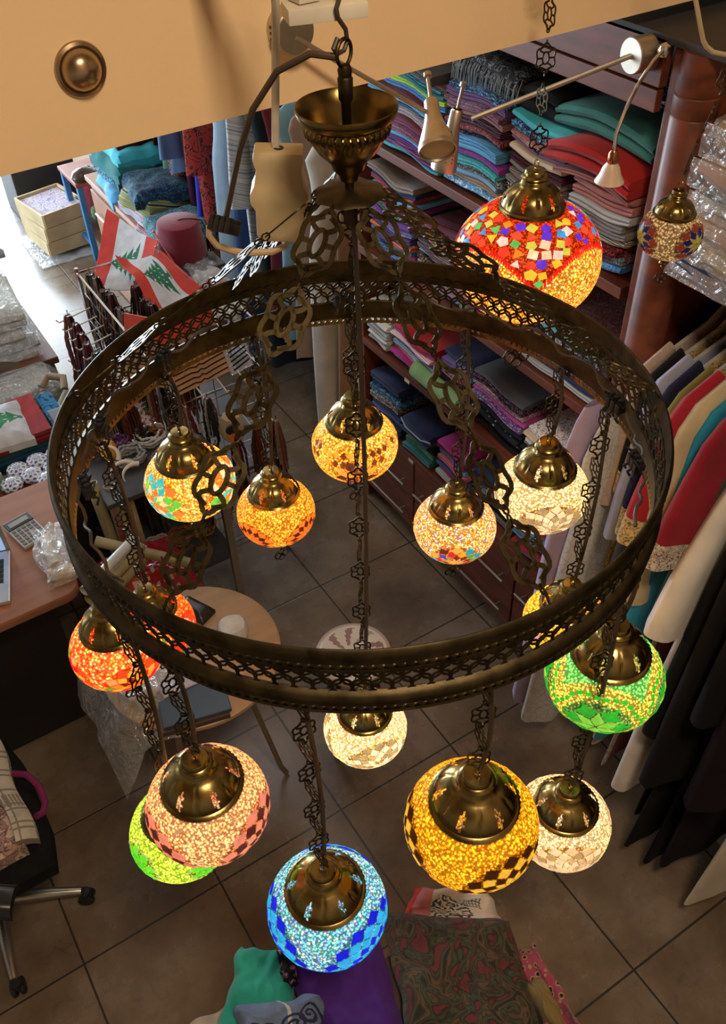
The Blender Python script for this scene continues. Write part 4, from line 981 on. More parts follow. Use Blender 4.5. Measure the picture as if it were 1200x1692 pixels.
# counter with drawer and cloth pile
ct = thing('drawer_counter', 'wooden counter with a long steel handle beneath the back robes', 'counter', (1.52, 4.50, 0))
MB().box((0, 0, .34), (.40, 1.05, .66)).build('body', simple('counter_wood', (.28, .12, .06), .4, 0, .2, 5), ct, smooth=False, bevel=.003)
MB().box((0, 0, .685), (.44, 1.09, .03)).build('counter_top', wood_desk, ct, smooth=False, bevel=.003)
for k, (a, b) in enumerate(((-.50, .0), (.01, .51))):
    d = MB().box((-.205, (a + b) / 2, .48), (.018, b - a, .30)).build('drawer', simple('counter_wood', (.28, .12, .06)), ct, smooth=False, bevel=.003)
    MB().tube([(-.235, a + .08, .52), (-.235, b - .08, .52)], .006, 8).build('bar_handle', steel, d)
def heap(prefix, cx, cy, z0, items, w=.26, d=.22, th=.03, spread=.04, cat='garment', name='folded_garment', where=''):
    z = z0
    for k, (cc, kind, lab) in enumerate(items):
        cs = [CN.get(c, c) if isinstance(c, str) else c for c in cc]
        m = fabric(cs[0], cs[1] if len(cs) > 1 else None, cs[2] if len(cs) > 2 else None, kind, 45)
        t = th * rnd.uniform(.7, 1.3); ox, oy = rnd.uniform(-spread, spread), rnd.uniform(-spread, spread)
        sd = rnd.uniform(0, 50); rz = rnd.uniform(-.3, .3)
        def fn(u, v, t=t, sd=sd):
            e = max(abs(2 * u - 1), abs(2 * v - 1)); dr = -t * .8 * max(0, (e - .8) / .2) ** 2
            return ((u - .5) * d * (1 + .08 * noise.noise((v * 3, sd, 1))), (v - .5) * w * (1 + .08 * noise.noise((u * 3, sd, 7))), t + dr + .012 * noise.noise((u * 5, v * 5, sd)))
        mb = MB(); mb.slab(fn, 18, 18, t * .9)
        o = mb.build(name, m, loc=(cx + ox, cy + oy, z)); o.rotation_euler = (0, 0, rz); tag(o, lab, cat); z += t * .9 + .004
    return z
heap('a', 1.50, 4.72, .70, [(('sky',), 'plain', 'light blue folded shirt under the pile on the back counter'), (('navy', 'cyan'), 'print', 'navy patterned cloth in the pile on the back counter'), (('charcoal',), 'plain', 'charcoal folded cloth in the pile on the back counter'), (('teal',), 'plain', 'teal folded cloth near the top of the pile on the back counter'), (('cyan',), 'plain', 'turquoise cloth crumpled on top of the back counter pile'), (('black', 'maroon'), 'print', 'dark crumpled shawl topping the back counter pile')], .34, .30, .05)
heap('b', 1.45, 4.36, .70, [(('sky', 'orange', 'navy'), 'stripe', 'blue and orange striped cloths spilling on the back counter'), (('pink', 'cyan', 'white'), 'stripe', 'candy striped scarf on the back counter'), (('gold', 'green', 'navy'), 'stripe', 'yellow green striped scarf on the back counter'), (('navy', 'teal'), 'print', 'dark teal cloth heaped on the back counter')], .30, .30, .045)
heap('c', 1.42, 4.08, .70, [(('navy', 'red', 'white'), 'stripe', 'red white striped scarf hanging over the counter end'), (('charcoal', 'sky', 'green'), 'print', 'multicoloured scarf at the near end of the counter')], .26, .30, .04)

# blue stool with red seat, boxes
bs = thing('wooden_stool', 'small blue wooden stool with a red brown seat by the back counter', 'stool', (1.46, 5.58, 0))
MB().box((0, 0, .49), (.26, .34, .025)).build('seat', simple('red_brown_seat', (.26, .09, .06), .5), bs, smooth=False, bevel=.004)
for sx in (-1, 1):
    for sy in (-1, 1):
        MB().box((sx * .105, sy * .145, .24), (.035, .035, .48)).build('leg', paint_blue, bs, smooth=False, bevel=.003)
    MB().box((sx * .105, 0, .10), (.022, .26, .03)).build('stretcher', paint_blue, bs, smooth=False)
def basket(loc, rz, d, h, col, lab, name='wooden_box', inner=None):
    t = thing(name, lab, 'box', loc, rz); w_, l_ = d
    MB().box((0, 0, .006), (w_, l_, .012)).build('base', col, t, smooth=False)
    for (c, s) in (((-w_ / 2, 0, h / 2), (.012, l_, h)), ((w_ / 2, 0, h / 2), (.012, l_, h)), ((0, -l_ / 2, h / 2), (w_, .012, h)), ((0, l_ / 2, h / 2), (w_, .012, h))):
        MB().box(c, s).build('side_panel', col, t, smooth=False, bevel=.002)
    if inner: MB().box((0, 0, h * .75), (w_ - .03, l_ - .03, .01)).build('inlay', inner, t, smooth=False)
    return t
flor = fabric((.55, .50, .55), (.15, .16, .35), (.45, .30, .35), 'print', 30)
for k in range(3):
    basket((1.24, 5.78, .03 + .092 * k), .1 + .04 * k, (.30, .36), .088, wood_pale, ['pale wooden crate lowest in the stack beside the blue stool', 'pale wooden crate in the middle of the stack beside the blue stool', 'pale wooden crate with a flowered inlay, topmost beside the blue stool'][k], inner=flor if k == 2 else None)
tag(MB().slab(lambda u, v: (1.02 + u * .42, 5.50 + v * .5, .012 + .012 * noise.noise((u * 6, v * 6, 2))), 20, 20, .006).build('plastic_sheet', film), 'crumpled clear plastic sheet under the pale crates on the tiles', 'plastic sheet')
bk = thing('black_bin', 'black box standing on the tiles behind the crates', 'box', (1.33, 6.35, 0))
MB().box((0, 0, .22), (.42, .40, .44)).build('body', simple('black_box', (.012, .012, .014), .5), bk, smooth=False, bevel=.01)
heap('d', 1.47, 5.50, .505, [(('navy', 'white', 'sky'), 'print', 'blue and white patterned shoes bag on the blue stool')], .12, .14, .05)
tag(MB().lathe([(0, 0), (.055, .004), (.065, .03), (.05, .06), (.02, .075), (0, .078)], 24, fn=lambda a, j: 1 + .2 * math.cos(2 * a), c=(1.40, 5.44, .503)).build('leather_shoe', simple('brown_leather', (.05, .025, .015), .25)), 'dark brown glossy leather shoe on the red seat of the stool', 'shoe')
heap('e', 1.72, 6.0, .0, [(('green', 'cream'), 'print', 'green floral cushion behind the blue stool'), (('maroon', 'red'), 'print', 'red patterned cushion behind the blue stool')], .36, .34, .16)

# ------------------------------------------------------------------ souvenir stand (wire rack) with fez, flags, beads
rk = thing('wire_display_rack', 'tall steel wire souvenir rack crowded with hooks in the middle of the shop', 'display rack', (.92, 2.82, 0))
fm = MB()
for (x, y) in ((-.20, -.30), (.20, -.30), (-.20, .42), (.20, .42)): fm.tube([(x, y, 0), (x, y, 1.12)], .008, 8)
for z in (.12, .5, .9, 1.10):
    fm.tube([(-.20, -.30, z), (.20, -.30, z), (.20, .42, z), (-.20, .42, z)], .005, 6, closed=True)
fm.build('frame', chrome, rk)
gr = MB()
for z in [.15 + .08 * k for k in range(12)]: gr.tube([(-.20, -.30, z), (-.20, .42, z)], .002, 4).tube([(-.2, -.30, z), (.2, -.30, z)], .002, 4)
for y in [-.25 + .08 * k for k in range(9)]: gr.tube([(-.20, y, .12), (-.20, y, 1.1)], .002, 4)
for x in [-.15 + .075 * k for k in range(5)]: gr.tube([(x, -.30, .12), (x, -.30, 1.1)], .002, 4)
gr.build('wire_grid', chrome, rk)
MB().box((.16, .27, 1.105), (.26, .26, .012)).build('top_shelf', simple('clear_shelf', (.05, .05, .055), .3), rk, smooth=False, bevel=.002)
MB().box((0, .06, .52), (.44, .78, .016)).build('shelf', simple('grey_shelf', (.12, .12, .13), .4), rk, smooth=False, bevel=.002)
for k in range(9):
    y = -.24 + .075 * k
    for z in (.98, .80, .62): MB().tube([(-.20, y, z), (-.33, y - .01, z - .015), (-.34, y - .01, z)], .003, 5).build('prong', white_pl, rk)
for k in range(5):
    x = -.16 + .08 * k
    for z in (.98, .78, .60): MB().tube([(x, -.30, z), (x, -.42, z - .015), (x, -.43, z)], .003, 5).build('prong', white_pl, rk)
# fez on the top shelf
fz = thing('fez_hat', 'crimson felt fez with black tassel on top of the wire rack', 'hat', (1.105, 3.115, 1.113))
felt = simple('crimson_felt', (.20, .012, .035), .95, 0, .1, 40, .3, 250, sheen=.4)
MB().lathe([(.094, 0), (.095, .004), (.080, .128), (.078, .134), (.072, .137), (.0, .138)], 56).build('crown', felt, fz)
tm = MB().tube([(0, 0, .137), (.02, -.01, .142), (.05, -.03, .142), (.078, -.045, .134), (.088, -.05, .10), (.092, -.052, .07)], .002, 6)
for k in range(24):
    a = k * .8; tm.tube([(.092, -.052, .085), (.094 + .010 * math.cos(a), -.052 + .010 * math.sin(a), .05), (.096 + .014 * math.cos(a), -.054 + .014 * math.sin(a), .012)], .0012, 4)
tm.build('tassel', dark_shade, fz)
# Lebanese flags on little sticks
RED_, WHT_, GRN_ = (.62, .05, .03), (.66, .68, .70), (.02, .17, .08)
def cedar(u, v):      # u across, v up, centred (0,0), height 1
    y = v + .5
    if y < 0 or y > 1: return False
    if y < .14: return abs(u) < .045 or (y < .05 and abs(u) < .1)
    k = (y - .14) / .86; tier = (k * 4.3) % 1
    wdt = .50 * (1 - k) * (.55 + .45 * (1 - tier)) + .02
    if abs(u) > wdt: return False
    return not (math.sin(u * 40 + int(k * 9) * 2) > .86 and tier > .55)
def flag(label, A, B, C, D, foot, seed, name='small_flag'):
    """A-B outer red edge, D-C red edge lying along the stick"""
    A, B, C, D, foot = [Vector(p) for p in (A, B, C, D, foot)]
    t = thing(name, label, 'flag', foot); tip = D + (D - foot).normalized() * .03 - foot
    MB().tube([(0, 0, 0), tip], .0038, 6).lathe([(0, .008), (.006, .004), (.005, 0), (0, -.003)], 12, c=tuple(tip)).build('flag_stick', simple('flag_stick_red', (.5, .08, .05), .5), t)
    def fn(u, v):
        p = (A.lerp(D, u)).lerp(B.lerp(C, u), v) - foot; w = .016 * math.sin(v * 6 + seed + u * 3) * (1 - .6 * u)
        return p + Vector((w * .4, w * .5, w - .03 * math.sin(PI * u) * .6))
    def cf(u, v):
        if u < .25 or u > .77: return RED_
        return GRN_ if cedar((v - .5) * 1.35, (.5 - u) * 1.95) else WHT_
    MB().grid(fn, 90, 110, cf=cf).build('banner', vcloth, t, solid=.0012)
flag('red and white flag drooping leftwards, farther of the two cedar flags', (.94, 3.44, 1.20), (.73, 3.18, 1.04), (.90, 3.00, 1.10), (1.02, 3.12, 1.20), (1.04, 2.98, 1.10), 1)
flag('cedar tree flag in red, white and green, nearer one above the bead bundles', (.866, 3.183, 1.17), (.859, 2.881, 1.09), (1.05, 2.83, 1.12), (.988, 3.01, 1.20), (1.07, 2.78, 1.09), 4)
MB_ = MB()
# bundles of beaded necklaces, bracelets and tassels on the prongs
beadc = [(.16, .035, .02), (.05, .02, .015), (.10, .05, .03), (.22, .10, .06), (.03, .04, .03), (.25, .2, .16), (.02, .015, .02), (.12, .012, .02)]
def bundle(loc, h, r, cols, label, cat='necklaces', name='necklace_bundle', n=26, beads=True, flare=1.0, tw=.3):
    mb = MB(); rn = random.Random(int(loc[0] * 1000 + loc[1] * 77 + loc[2] * 13))
    for k in range(n):
        a = rn.uniform(0, 2 * PI); q = r * math.sqrt(rn.random()); pts = []; hh = h * rn.uniform(.75, 1.05)
        m = 14
        for i in range(m + 1):
            s = i / m; w = q * (.35 + .65 * min(1, s * 2.5)) * (1 + (flare - 1) * s)
            pts.append((w * math.cos(a + tw * s), w * math.sin(a + tw * s), -hh * s))
        c = rn.choice(cols)
        rs = [(.0042 if i % 2 else .0022) * (1 if beads else .7) for i in range(m + 1)]
        mb.tube(pts, 1, 5, rs=rs, col=c)
    mb.add(*([(0, 0, 0), (.004, 0, .02), (0, .004, .02)], [(0, 1, 2)]), col=cols[0])
    o = mb.build(name, vgloss, loc=loc); return tag(o, label, cat)
spots = []
pos = ['rear left', 'left', 'front left', 'near', 'lower']
bi = 0
descr = ['brown wooden', 'dark red', 'black and tan', 'olive and amber', 'purple brown', 'rust coloured', 'black', 'reddish brown']
for row, z in enumerate((.985, .80, .62)):
    for k in range(9):
        y = 2.82 - .24 + .075 * k
        cset = [beadc[(bi + j) % 8] for j in range(3)]
        bundle((.92 - .30 + rnd.uniform(-.01, .01), y - .01, z), rnd.uniform(.24, .36), .036, cset, '%s bead string bundle, %s row of wire rack, %s from far end' % (descr[bi % 8], ['top', 'middle', 'lowest'][row], ['first', 'second', 'third', 'fourth', 'fifth', 'sixth', 'seventh', 'eighth', 'ninth'][8 - k]), n=30)
        bi += 1
for row, z in enumerate((.98, .78, .60)):
    for k in range(5):
        x = .92 - .16 + .08 * k
        if row == 0 and k > 1: continue
        cset = [beadc[(bi + j * 2) % 8] for j in range(3)] + [(.3, .3, .32)] * (row == 0)
        bundle((x, 2.82 - .43, z), rnd.uniform(.18, .30), .028, cset, '%s tassel bunch, %s row, near end of wire rack, %s from left' % (descr[bi % 8], ['top', 'middle', 'lowest'][row], ['first', 'second', 'third', 'fourth', 'fifth'][k]), n=22)
        bi += 1
for k in range(9):
    for q, x in enumerate((.755, .85)):
        if q and k > 5: continue
        cset = [beadc[(k * 3 + q + j) % 8] for j in range(3)] + [(.02, .012, .012)]
        bundle((x, 2.60 + .075 * k, 1.105 + .02 * (k % 2)), .34, .042, cset, '%s strings looped over the rack top, %s line, %s from near end' % (descr[(k + 3 * q) % 8], ['outer', 'inner'][q], ['first', 'second', 'third', 'fourth', 'fifth', 'sixth', 'seventh', 'eighth', 'ninth'][k]), n=34)
# bracelet card, keffiyeh, postcards
bc = thing('bracelet_card', 'tan display card strung with black cord bracelets under a red header', 'card', (.90, 2.42, .86))
MB().box((0, 0, .07), (.20, .006, .15)).build('card', simple('kraft_card', (.42, .25, .14), .7), bc, smooth=False)
MB().box((0, -.001, .16), (.20, .007, .04)).build('header', simple('red_header', (.6, .05, .03), .5), bc, smooth=False)
for k in range(10):
    z = .006 + .0145 * k
    MB().tube([(-.09, -.006, z), (-.03, -.007, z + .002), (-.012, -.010, z - .002), (0, -.012, z + .003), (.012, -.010, z - .002), (.04, -.007, z), (.09, -.006, z + .002)], .0018, 5).build('cord_bracelet', dark_shade, bc)
bc.rotation_euler = (-.35, 0, .15); bc.location = (.865, 2.46, 1.00)
bc.scale = (1.12, 1, 1.25)
c2 = copy_tree(bc); c2.location = (.72, 2.54, 1.0); c2.rotation_euler = (-.35, 0, -.9); c2['label'] = 'second tan bracelet card turned edgeways to the left of the first one'
fl_ = thing('bracelet_pack', 'clear packs of black bracelets hooked right of the tan bracelet card', 'packet', (1.01, 2.47, 1.0)); fl_.rotation_euler = (-.3, 0, .2)
MB().box((0, 0, .06), (.09, .012, .15)).build('pack_film', film, fl_, smooth=False)
for k in range(8): MB().tube([(-.035, -.009, .0 + .016 * k), (.035, -.009, .012 + .016 * k)], .003, 5).build('bracelet', dark_shade, fl_)
def kef(u, v): return (.55, .05, .06) if (abs(((u * 12 + .35 * math.sin(v * 50)) % 1) - .5) < .17) else (.62, .62, .66)
tag(MB().slab(lambda u, v: (.60 + .28 * u, 2.62 + .30 * v, .80 + .02 * noise.noise((u * 4, v * 4, 3))), 60, 60, .02, cf=kef).build('keffiyeh_scarf', vcloth), 'red and white chequered keffiyeh scarf folded behind the ring, left of centre', 'scarf')
# table that carries the small goods in front of the rack
tb = thing('display_table', 'low display table loaded with beads and souvenirs', 'table', (.62, 2.62, 0))
MB().box((0, 0, .765), (.42, .62, .02)).build('table_top', simple('grey_laminate', (.05, .052, .058), .4), tb, smooth=False, bevel=.003)
for sx in (-1, 1):
    for sy in (-1, 1): MB().box((sx * .19, sy * .29, .377), (.025, .025, .754)).build('leg', steel, tb, smooth=False)
MB().box((0, 0, .30), (.40, .60, .015)).build('shelf', simple('grey_laminate', (.25, .26, .28)), tb, smooth=False)
def coil(loc, r, col, label, name='bead_necklace'):
    mb = MB(); rn = random.Random(int(loc[0] * 997 + loc[1] * 331))
    for k in range(6):
        ph = rn.uniform(0, 6); m = 44; ex = rn.uniform(.7, 1.1)
        pts = [(r * ex * math.cos(2 * PI * i / m + ph) * (1 + .2 * math.sin(3 * 2 * PI * i / m + ph)), r * ex * .8 * math.sin(2 * PI * i / m + ph), .008 + .006 * k + .004 * math.sin(5 * 2 * PI * i / m)) for i in range(m)]
        mb.tube(pts, 1, 6, closed=True, rs=[.006 if i % 2 else .003 for i in range(m)], col=col)
    return tag(mb.build(name, vgloss, loc=loc), label, 'necklace')
coil((.66, 2.55, .776), .062, (.55, .56, .60), 'silver bead necklaces coiled on the display table, nearest the keffiyeh')
coil((.56, 2.48, .776), .055, (.30, .31, .34), 'dark silver bead necklace coiled on the left of the display table')
coil((.68, 2.40, .776), .060, (.12, .12, .15), 'gunmetal bead necklaces coiled on the near end of the display table')
coil((.78, 2.50, .776), .045, (.40, .38, .36), 'grey bead necklace coiled at the right edge of the display table')
CL = ['purple', 'black', 'dark red', 'navy', 'amber', 'charcoal', 'pearl white', 'olive', 'brown', 'violet', 'jet black', 'copper']
CC = [(.08, .02, .14), (.012, .012, .015), (.14, .012, .02), (.015, .02, .08), (.35, .18, .03), (.04, .04, .045), (.5, .48, .44), (.08, .08, .03), (.10, .05, .03), (.12, .04, .16), (.01, .01, .01), (.25, .10, .05)]
for k in range(12):
    x, y = .465 + .085 * (k % 4) + .02 * (k // 4 % 2), 2.66 - .115 * (k // 4) - .02 * (k % 2)
    coil((x, y + .16, .776), .042, CC[k], '%s bead necklace heap, %s row from the rack, %s across the display table' % (CL[k], ['first', 'second', 'third'][k // 4], ['first', 'second', 'third', 'last'][k % 4]))
for k in range(8):
    x, y = .48 + .095 * (k % 4), 2.50 + .20 * (k // 4)
    coil((x, y, .308), .05, CC[(k * 5 + 1) % 12], '%s bead heap on the lower shelf, %s row, %s across' % (CL[(k * 5 + 1) % 12], ['near', 'far'][k // 4], ['first', 'second', 'third', 'last'][k % 4]))
for k, (x, y, hh, c) in enumerate(((.56, 2.66, .26, (.16, .045, .025)), (.62, 2.60, .24, (.14, .035, .025)), (.73, 2.62, .22, (.20, .05, .04)), (.52, 2.58, .20, (.10, .10, .11)), (.82, 2.55, .18, (.12, .02, .02)))):
    bundle((x, y, 1.02 if k != 2 else .99), hh, .022, [c, tuple(q * .6 for q in c), (.3, .2, .12)], ['tall brown tassel hanging over the display table', 'brown bead tassel beside the tall one', 'pointed reddish brown tassel by the silver beads', 'grey cord tassel at the left of the display table', 'dark red short tassel at the right of the display table'][k], 'tassel', 'cord_tassel', n=34, beads=False, flare=1.3)
# tassels hang from a small bar
tb2 = thing('tassel_bar', 'thin steel bar carrying the brown tassels above the display table', 'bar', (.66, 2.60, .776))
MB().tube([(-.18, .0, 0), (-.18, .0, .245), (.20, -.03, .245), (.20, -.03, 0)], .004, 8).tube([(-.12, .06, .245), (-.04, .0, .245)], .003, 6).tube([(-.14, -.02, .245), (-.14, .0, .245)], .003, 6).build('bar', chrome, tb2)
# white horns
for k, (x, y, r_, a) in enumerate(((.50, 2.36, .045, .4), (.53, 2.34, .04, 1.0), (.47, 2.46, .05, -.5))):
    pts = [(r_ * math.cos(a + .25 * i), 0.3 * r_ * math.sin(a + .25 * i), .02 + r_ * math.sin(a + .25 * i) * .8 + r_) for i in range(11)]
    tag(MB().tube(pts, 1, 10, rs=[.009 * (1 - .08 * i) for i in range(11)]).build('carved_horn', simple('ivory', (.7, .66, .58), .3), loc=(x, y, .775)), ['white curved horn nearest the desk edge', 'small white curved horn beside the larger one', 'white upright horn by the yellow trinket'][k], 'horn')
# yellow owl-like trinket & little figure
tr = thing('hanging_trinket', 'cream and yellow feathery hanging trinket left of the silver beads', 'trinket', (.50, 2.50, .80))
MB().lathe([(0, 0), (.02, .01), (.03, .04), (.02, .07), (0, .08)], 16, fn=lambda a, j: 1 + .2 * math.sin(5 * a)).build('body', simple('amber_yellow', (.6, .32, .04), .6), tr)
tr2 = thing('felt_ornament', 'cream felt ornament with an orange disc hanging under the bracelet card', 'ornament', (.90, 2.36, .80))
MB().lathe([(0, 0), (.035, .01), (.045, .05), (.03, .10), (0, .11)], 20, fn=lambda a, j: 1 + .1 * math.sin(7 * a)).build('body', simple('cream_felt', (.5, .42, .28), .9), tr2)
MB().lathe([(0, .008), (.015, .006), (.017, 0), (0, 0)], 20, M=Matrix.Translation((-.018, -.040, .045)) @ Matrix.Rotation(PI / 2, 4, 'X')).build('orange_disc', simple('orange_plastic', (.8, .16, .02), .5), tr2)
MB().lathe([(0, .008), (.018, .006), (.020, 0), (0, 0)], 20, M=Matrix.Translation((-.020, -.038, .075)) @ Matrix.Rotation(PI / 2, 4, 'X')).build('black_disc', black_pl, tr2)
# papyrus tubes and red bag in front of the rack
pap = simple('papyrus', (.33, .30, .17), .6, 0, .25, 12)
for k, (p0, p1, r_, lab) in enumerate((((.40, 2.30, .36), (.40, 2.42, .80), .020, 'upright olive papyrus roll nearest the table corner'), ((.45, 2.29, .36), (.45, 2.40, .78), .021, 'pale upright papyrus roll beside the olive one'), ((.49, 2.30, .36), (.50, 2.38, .72), .011, 'thin upright papyrus roll'), ((.33, 2.26, .70), (.58, 2.08, .60), .018, 'long papyrus roll leaning diagonally behind the ring'))):
    p0, p1 = Vector(p0), Vector(p1); d = p1 - p0
    Mq = d.normalized().to_track_quat('Z', 'Y').to_matrix().to_4x4()
    tag(MB().lathe([(r_, 0), (r_, d.length), (r_ - .003, d.length), (r_ - .003, .01), (0, .01)], 24, M=Mq).build('papyrus_roll', pap, loc=p0), lab, 'roll')
for k, (x, z, r_) in enumerate(((.245, .705, .021), (.252, .66, .021), (.238, .752, .017))):
    Mq = Vector((.75, .55, -.12)).normalized().to_track_quat('Z', 'Y').to_matrix().to_4x4()
    tag(MB().lathe([(r_, 0), (r_, .28), (r_ - .003, .28), (r_ - .003, 0), (r_, 0)], 24, M=Mq).build('papyrus_roll', pap if k < 2 else simple('clear_roll', (.5, .55, .55), .2), loc=(x - .02, 2.02, z)), ['open end of a papyrus roll, upper one beside the desk corner', 'open end of a papyrus roll, lower one beside the desk corner', 'clear wrapped roll above the two papyrus ends'][k], 'roll')
rb = thing('red_gift_bag', 'crumpled glossy red bag printed in white lying by the papyrus rolls', 'bag', (.42, 2.22, .30))
def rbf(u, v): return (.18 * (u - .5) * 2, .13 * (v - .5) * 2, .27 + .03 * noise.noise((u * 5, v * 5, 1)) - .10 * max(abs(2 * u - 1), abs(2 * v - 1)) ** 4)
MB().slab(rbf, 30, 30, .20, cf=lambda u, v: (.6, .55, .55) if (abs(noise.noise((u * 9, v * 9, 4))) < .05 and .3 < u < .9 and v < .5) else (.42, .012, .02)).build('body', vgloss, rb)
rbx = thing('storage_crate', 'dark crate under the red bag beside the desk', 'crate', (.43, 2.22, 0))
MB().box((0, 0, .15), (.38, .28, .30)).build('body', simple('dark_crate', (.02, .016, .015), .6), rbx, smooth=False, bevel=.006)

# ------------------------------------------------------------------ goods table at the left, by the bright aisle
lt = thing('long_goods_table', 'long red brown wooden goods table along the bright aisle at the left edge', 'table', (.22, 4.06, 0))
wood_lt = simple('goods_table_wood', (.17, .055, .03), .45, 0, .2, 5)
MB().box((-.12, 0, .665), (.98, 1.30, .03)).box((-.12, 0, .62), (.94, 1.26, .06)).build('table_top', wood_lt, lt, smooth=False, bevel=.004)
for sx in (-.56, .32):
    for sy in (-.6, .6): MB().box((sx, sy, .295), (.05, .05, .59)).build('leg', wood_lt, lt, smooth=False)
lace1 = fabric((.50, .50, .40), (.30, .34, .30), None, 'lace', 35)
def packet(label, x, y, z, w, l, th, col, rz=0, m=None, nme='packaged_doily', cat='packaged linen'):
    t = thing(nme, label, cat, (x, y, z), rz); sd = rnd.uniform(0, 30)
    f = lambda u, v: ((u - .5) * w, (v - .5) * l, th + .008 * noise.noise((u * 4, v * 4, sd)) - th * .7 * max(abs(2 * u - 1), abs(2 * v - 1)) ** 6)
    MB().slab(f, 20, 20, th * .8).build('linen', m or fabric(col), t)
    MB().grid(lambda u, v: ((u - .5) * w * 1.12, (v - .5) * l * 1.12, th + .008 + .010 * noise.noise((u * 6, v * 6, sd)) - (th + .006) * max(abs(2 * u - 1), abs(2 * v - 1)) ** 8), 28, 28).build('clear_film', film, t)
    return t
z = .682
for k, (c, lab) in enumerate((((.42, .42, .36), 'white linen packet, lowest on the near part of the goods table'), ((.36, .38, .38), 'grey white linen packet second from the bottom on the goods table'), ((.46, .45, .36), 'cream linen packet in the middle of the pile on the goods table'), ((.50, .50, .42), 'white doily packet above the cream one on the goods table'), ((.52, .52, .40), 'cream lace doily with scalloped edge topping the near pile'))):
    packet(lab, .35 + .02 * math.sin(k * 2), 3.66 + .02 * k, z, .36, .36, .030, c, rz=.15 * math.sin(k * 3), m=lace1 if k > 3 else None); z += .037
z = .682
for k, (c, lab) in enumerate((((.35, .35, .34), 'grey packet lowest in the far pile of the goods table'), ((.40, .40, .36), 'off white packet in the far pile of the goods table'), ((.42, .36, .28), 'beige packet in the far pile of the goods table'), ((.48, .48, .46), 'white glossy packet near the top of the far pile'), ((.30, .40, .34), 'pale green packet on top of the far pile at the left edge'))):
    packet(lab, .42 + .02 * math.sin(k * 3), 4.25, z, .34, .34, .045, c, rz=.2 * math.sin(k * 5)); z += .054
# brown bag & glittery cloth
bt = thing('side_cabinet', 'low cabinet between the goods table and the desk', 'cabinet', (.08, 3.11, 0))
MB().box((.0, .0, .31), (.86, .58, .62)).build('body', simple('dark_cabinet', (.03, .02, .016), .6), bt, smooth=False, bevel=.004)
glit = fabric((.20, .19, .14), (.42, .40, .32), (.28, .26, .20), 'print', 70)
packet('glittery grey beige packaged cloth between the tables', .26, 3.30, .622, .56, .22, .07, None, .05, glit, 'packaged_cloth', 'packaged cloth')
tag(MB().slab(lambda u, v: (.02 + .55 * u, 3.41 + .10 * v, .74 + .03 * math.sin(u * 5) - .04 * abs(2 * v - 1) ** 2 - .05 * u), 24, 12, .07).build('brown_bag', simple('khaki_bag', (.10, .075, .035), .7)), 'khaki brown bag squeezed behind the glittery cloth', 'bag')
for k, (pts, c, lab) in enumerate((([(.46, 3.22, .69), (.50, 3.25, .71), (.55, 3.21, .705), (.53, 3.15, .69)], (.42, .33, .20), 'beige rolled strap by the goods table end'), ([(.49, 3.10, .66), (.53, 3.14, .68), (.58, 3.13, .66)], (.5, .48, .38), 'cream strap curling beside the ring'))):
    tag(MB().tube(pts, .016, 10).build('rolled_strap', fabric(c), None), lab, 'strap')
packet('white and green printed linen packet beside the blue cloth', .47, 3.02, .622, .12, .20, .06, None, .5, fabric((.5, .5, .46), (.15, .25, .22), (.45, .45, .40), 'print', 40))
# cloth pile with the cedar t-shirt
z = .622
for k, (c, lab) in enumerate((((.012, .03, .08), 'navy folded shirt, lowest under the cedar shirt'), ((.02, .10, .22), 'blue folded shirt under the cedar shirt'), ((.012, .10, .13), 'teal folded shirt under the cedar shirt'), ((.25, .015, .02), 'dark red folded shirt under the cedar shirt'))):
    o = folded('folded_shirt', lab, 'shirt', 0, .60, 2.86, 3.15, 0, .022, fabric(c), lambda y: .003, lay=1)
    o.location = (-.22, 3.01, z); z += .023
tag(MB().slab(lambda u, v: (.41 + .06 * u, 2.88 + .24 * v, z + .012 - .002 * noise.noise((u * 5, v * 5, 0))), 14, 14, .012).build('blue_cloth', fabric((.02, .20, .42), (.01, .04, .12), (.02, .20, .42), 'print', 18)), 'bright blue cloth with dark print right of the red flag cloth', 'cloth')
tag(MB().slab(lambda u, v: (.30 + .10 * u, 2.88 + .26 * v, z + .02 - .002 * noise.noise((u * 5, v * 5, 0))), 20, 20, .015, cf=lambda u, v: (.42, .03, .03) if v > .45 else (.36, .03, .04)).build('red_cloth', vcloth), 'red folded cloth with relief print between the cedar shirt and the blue cloth', 'cloth')
def tsf(u, v):
    x = .04 + .30 * u; y = 2.89 + .27 * v
    e = max(abs(2 * u - 1), abs(2 * v - 1)); return (x + .02 * (v - .5), y - .03 * u, z + .045 - .03 * e ** 5 + .006 * noise.noise((u * 4, v * 4, 8)))
def tsc(u, v):
    if u < .36 - .1 * v: return (.60, .05, .03)
    return (.03, .24, .09) if cedar((v - .52) * -1.15 * -1, (u - .64) * -1.55 * -1) else (.66, .68, .72)
tag(MB().slab(tsf, 110, 110, .03, cf=tsc, col2=(.6, .6, .62)).build('cedar_shirt', vcloth), 'white folded shirt printed with a green cedar tree and red edge', 'shirt')
for k, (x, y, zz, w_, l_, c_, lab) in enumerate(((1.12, 2.98, 1.10, .12, .14, (.5, .5, .5), 'small clear packet with white contents beside the fez'), (1.10, 2.84, 1.10, .14, .12, (.4, .1, .08), 'small clear packet with red contents near the flag sticks'), (1.08, 2.70, 1.10, .13, .12, (.35, .33, .30), 'small clear packet with grey contents on the rack top'))):
    packet(lab, x, y, zz - .01, w_, l_, .02, c_, .4 * k, nme='souvenir_packet', cat='packet')
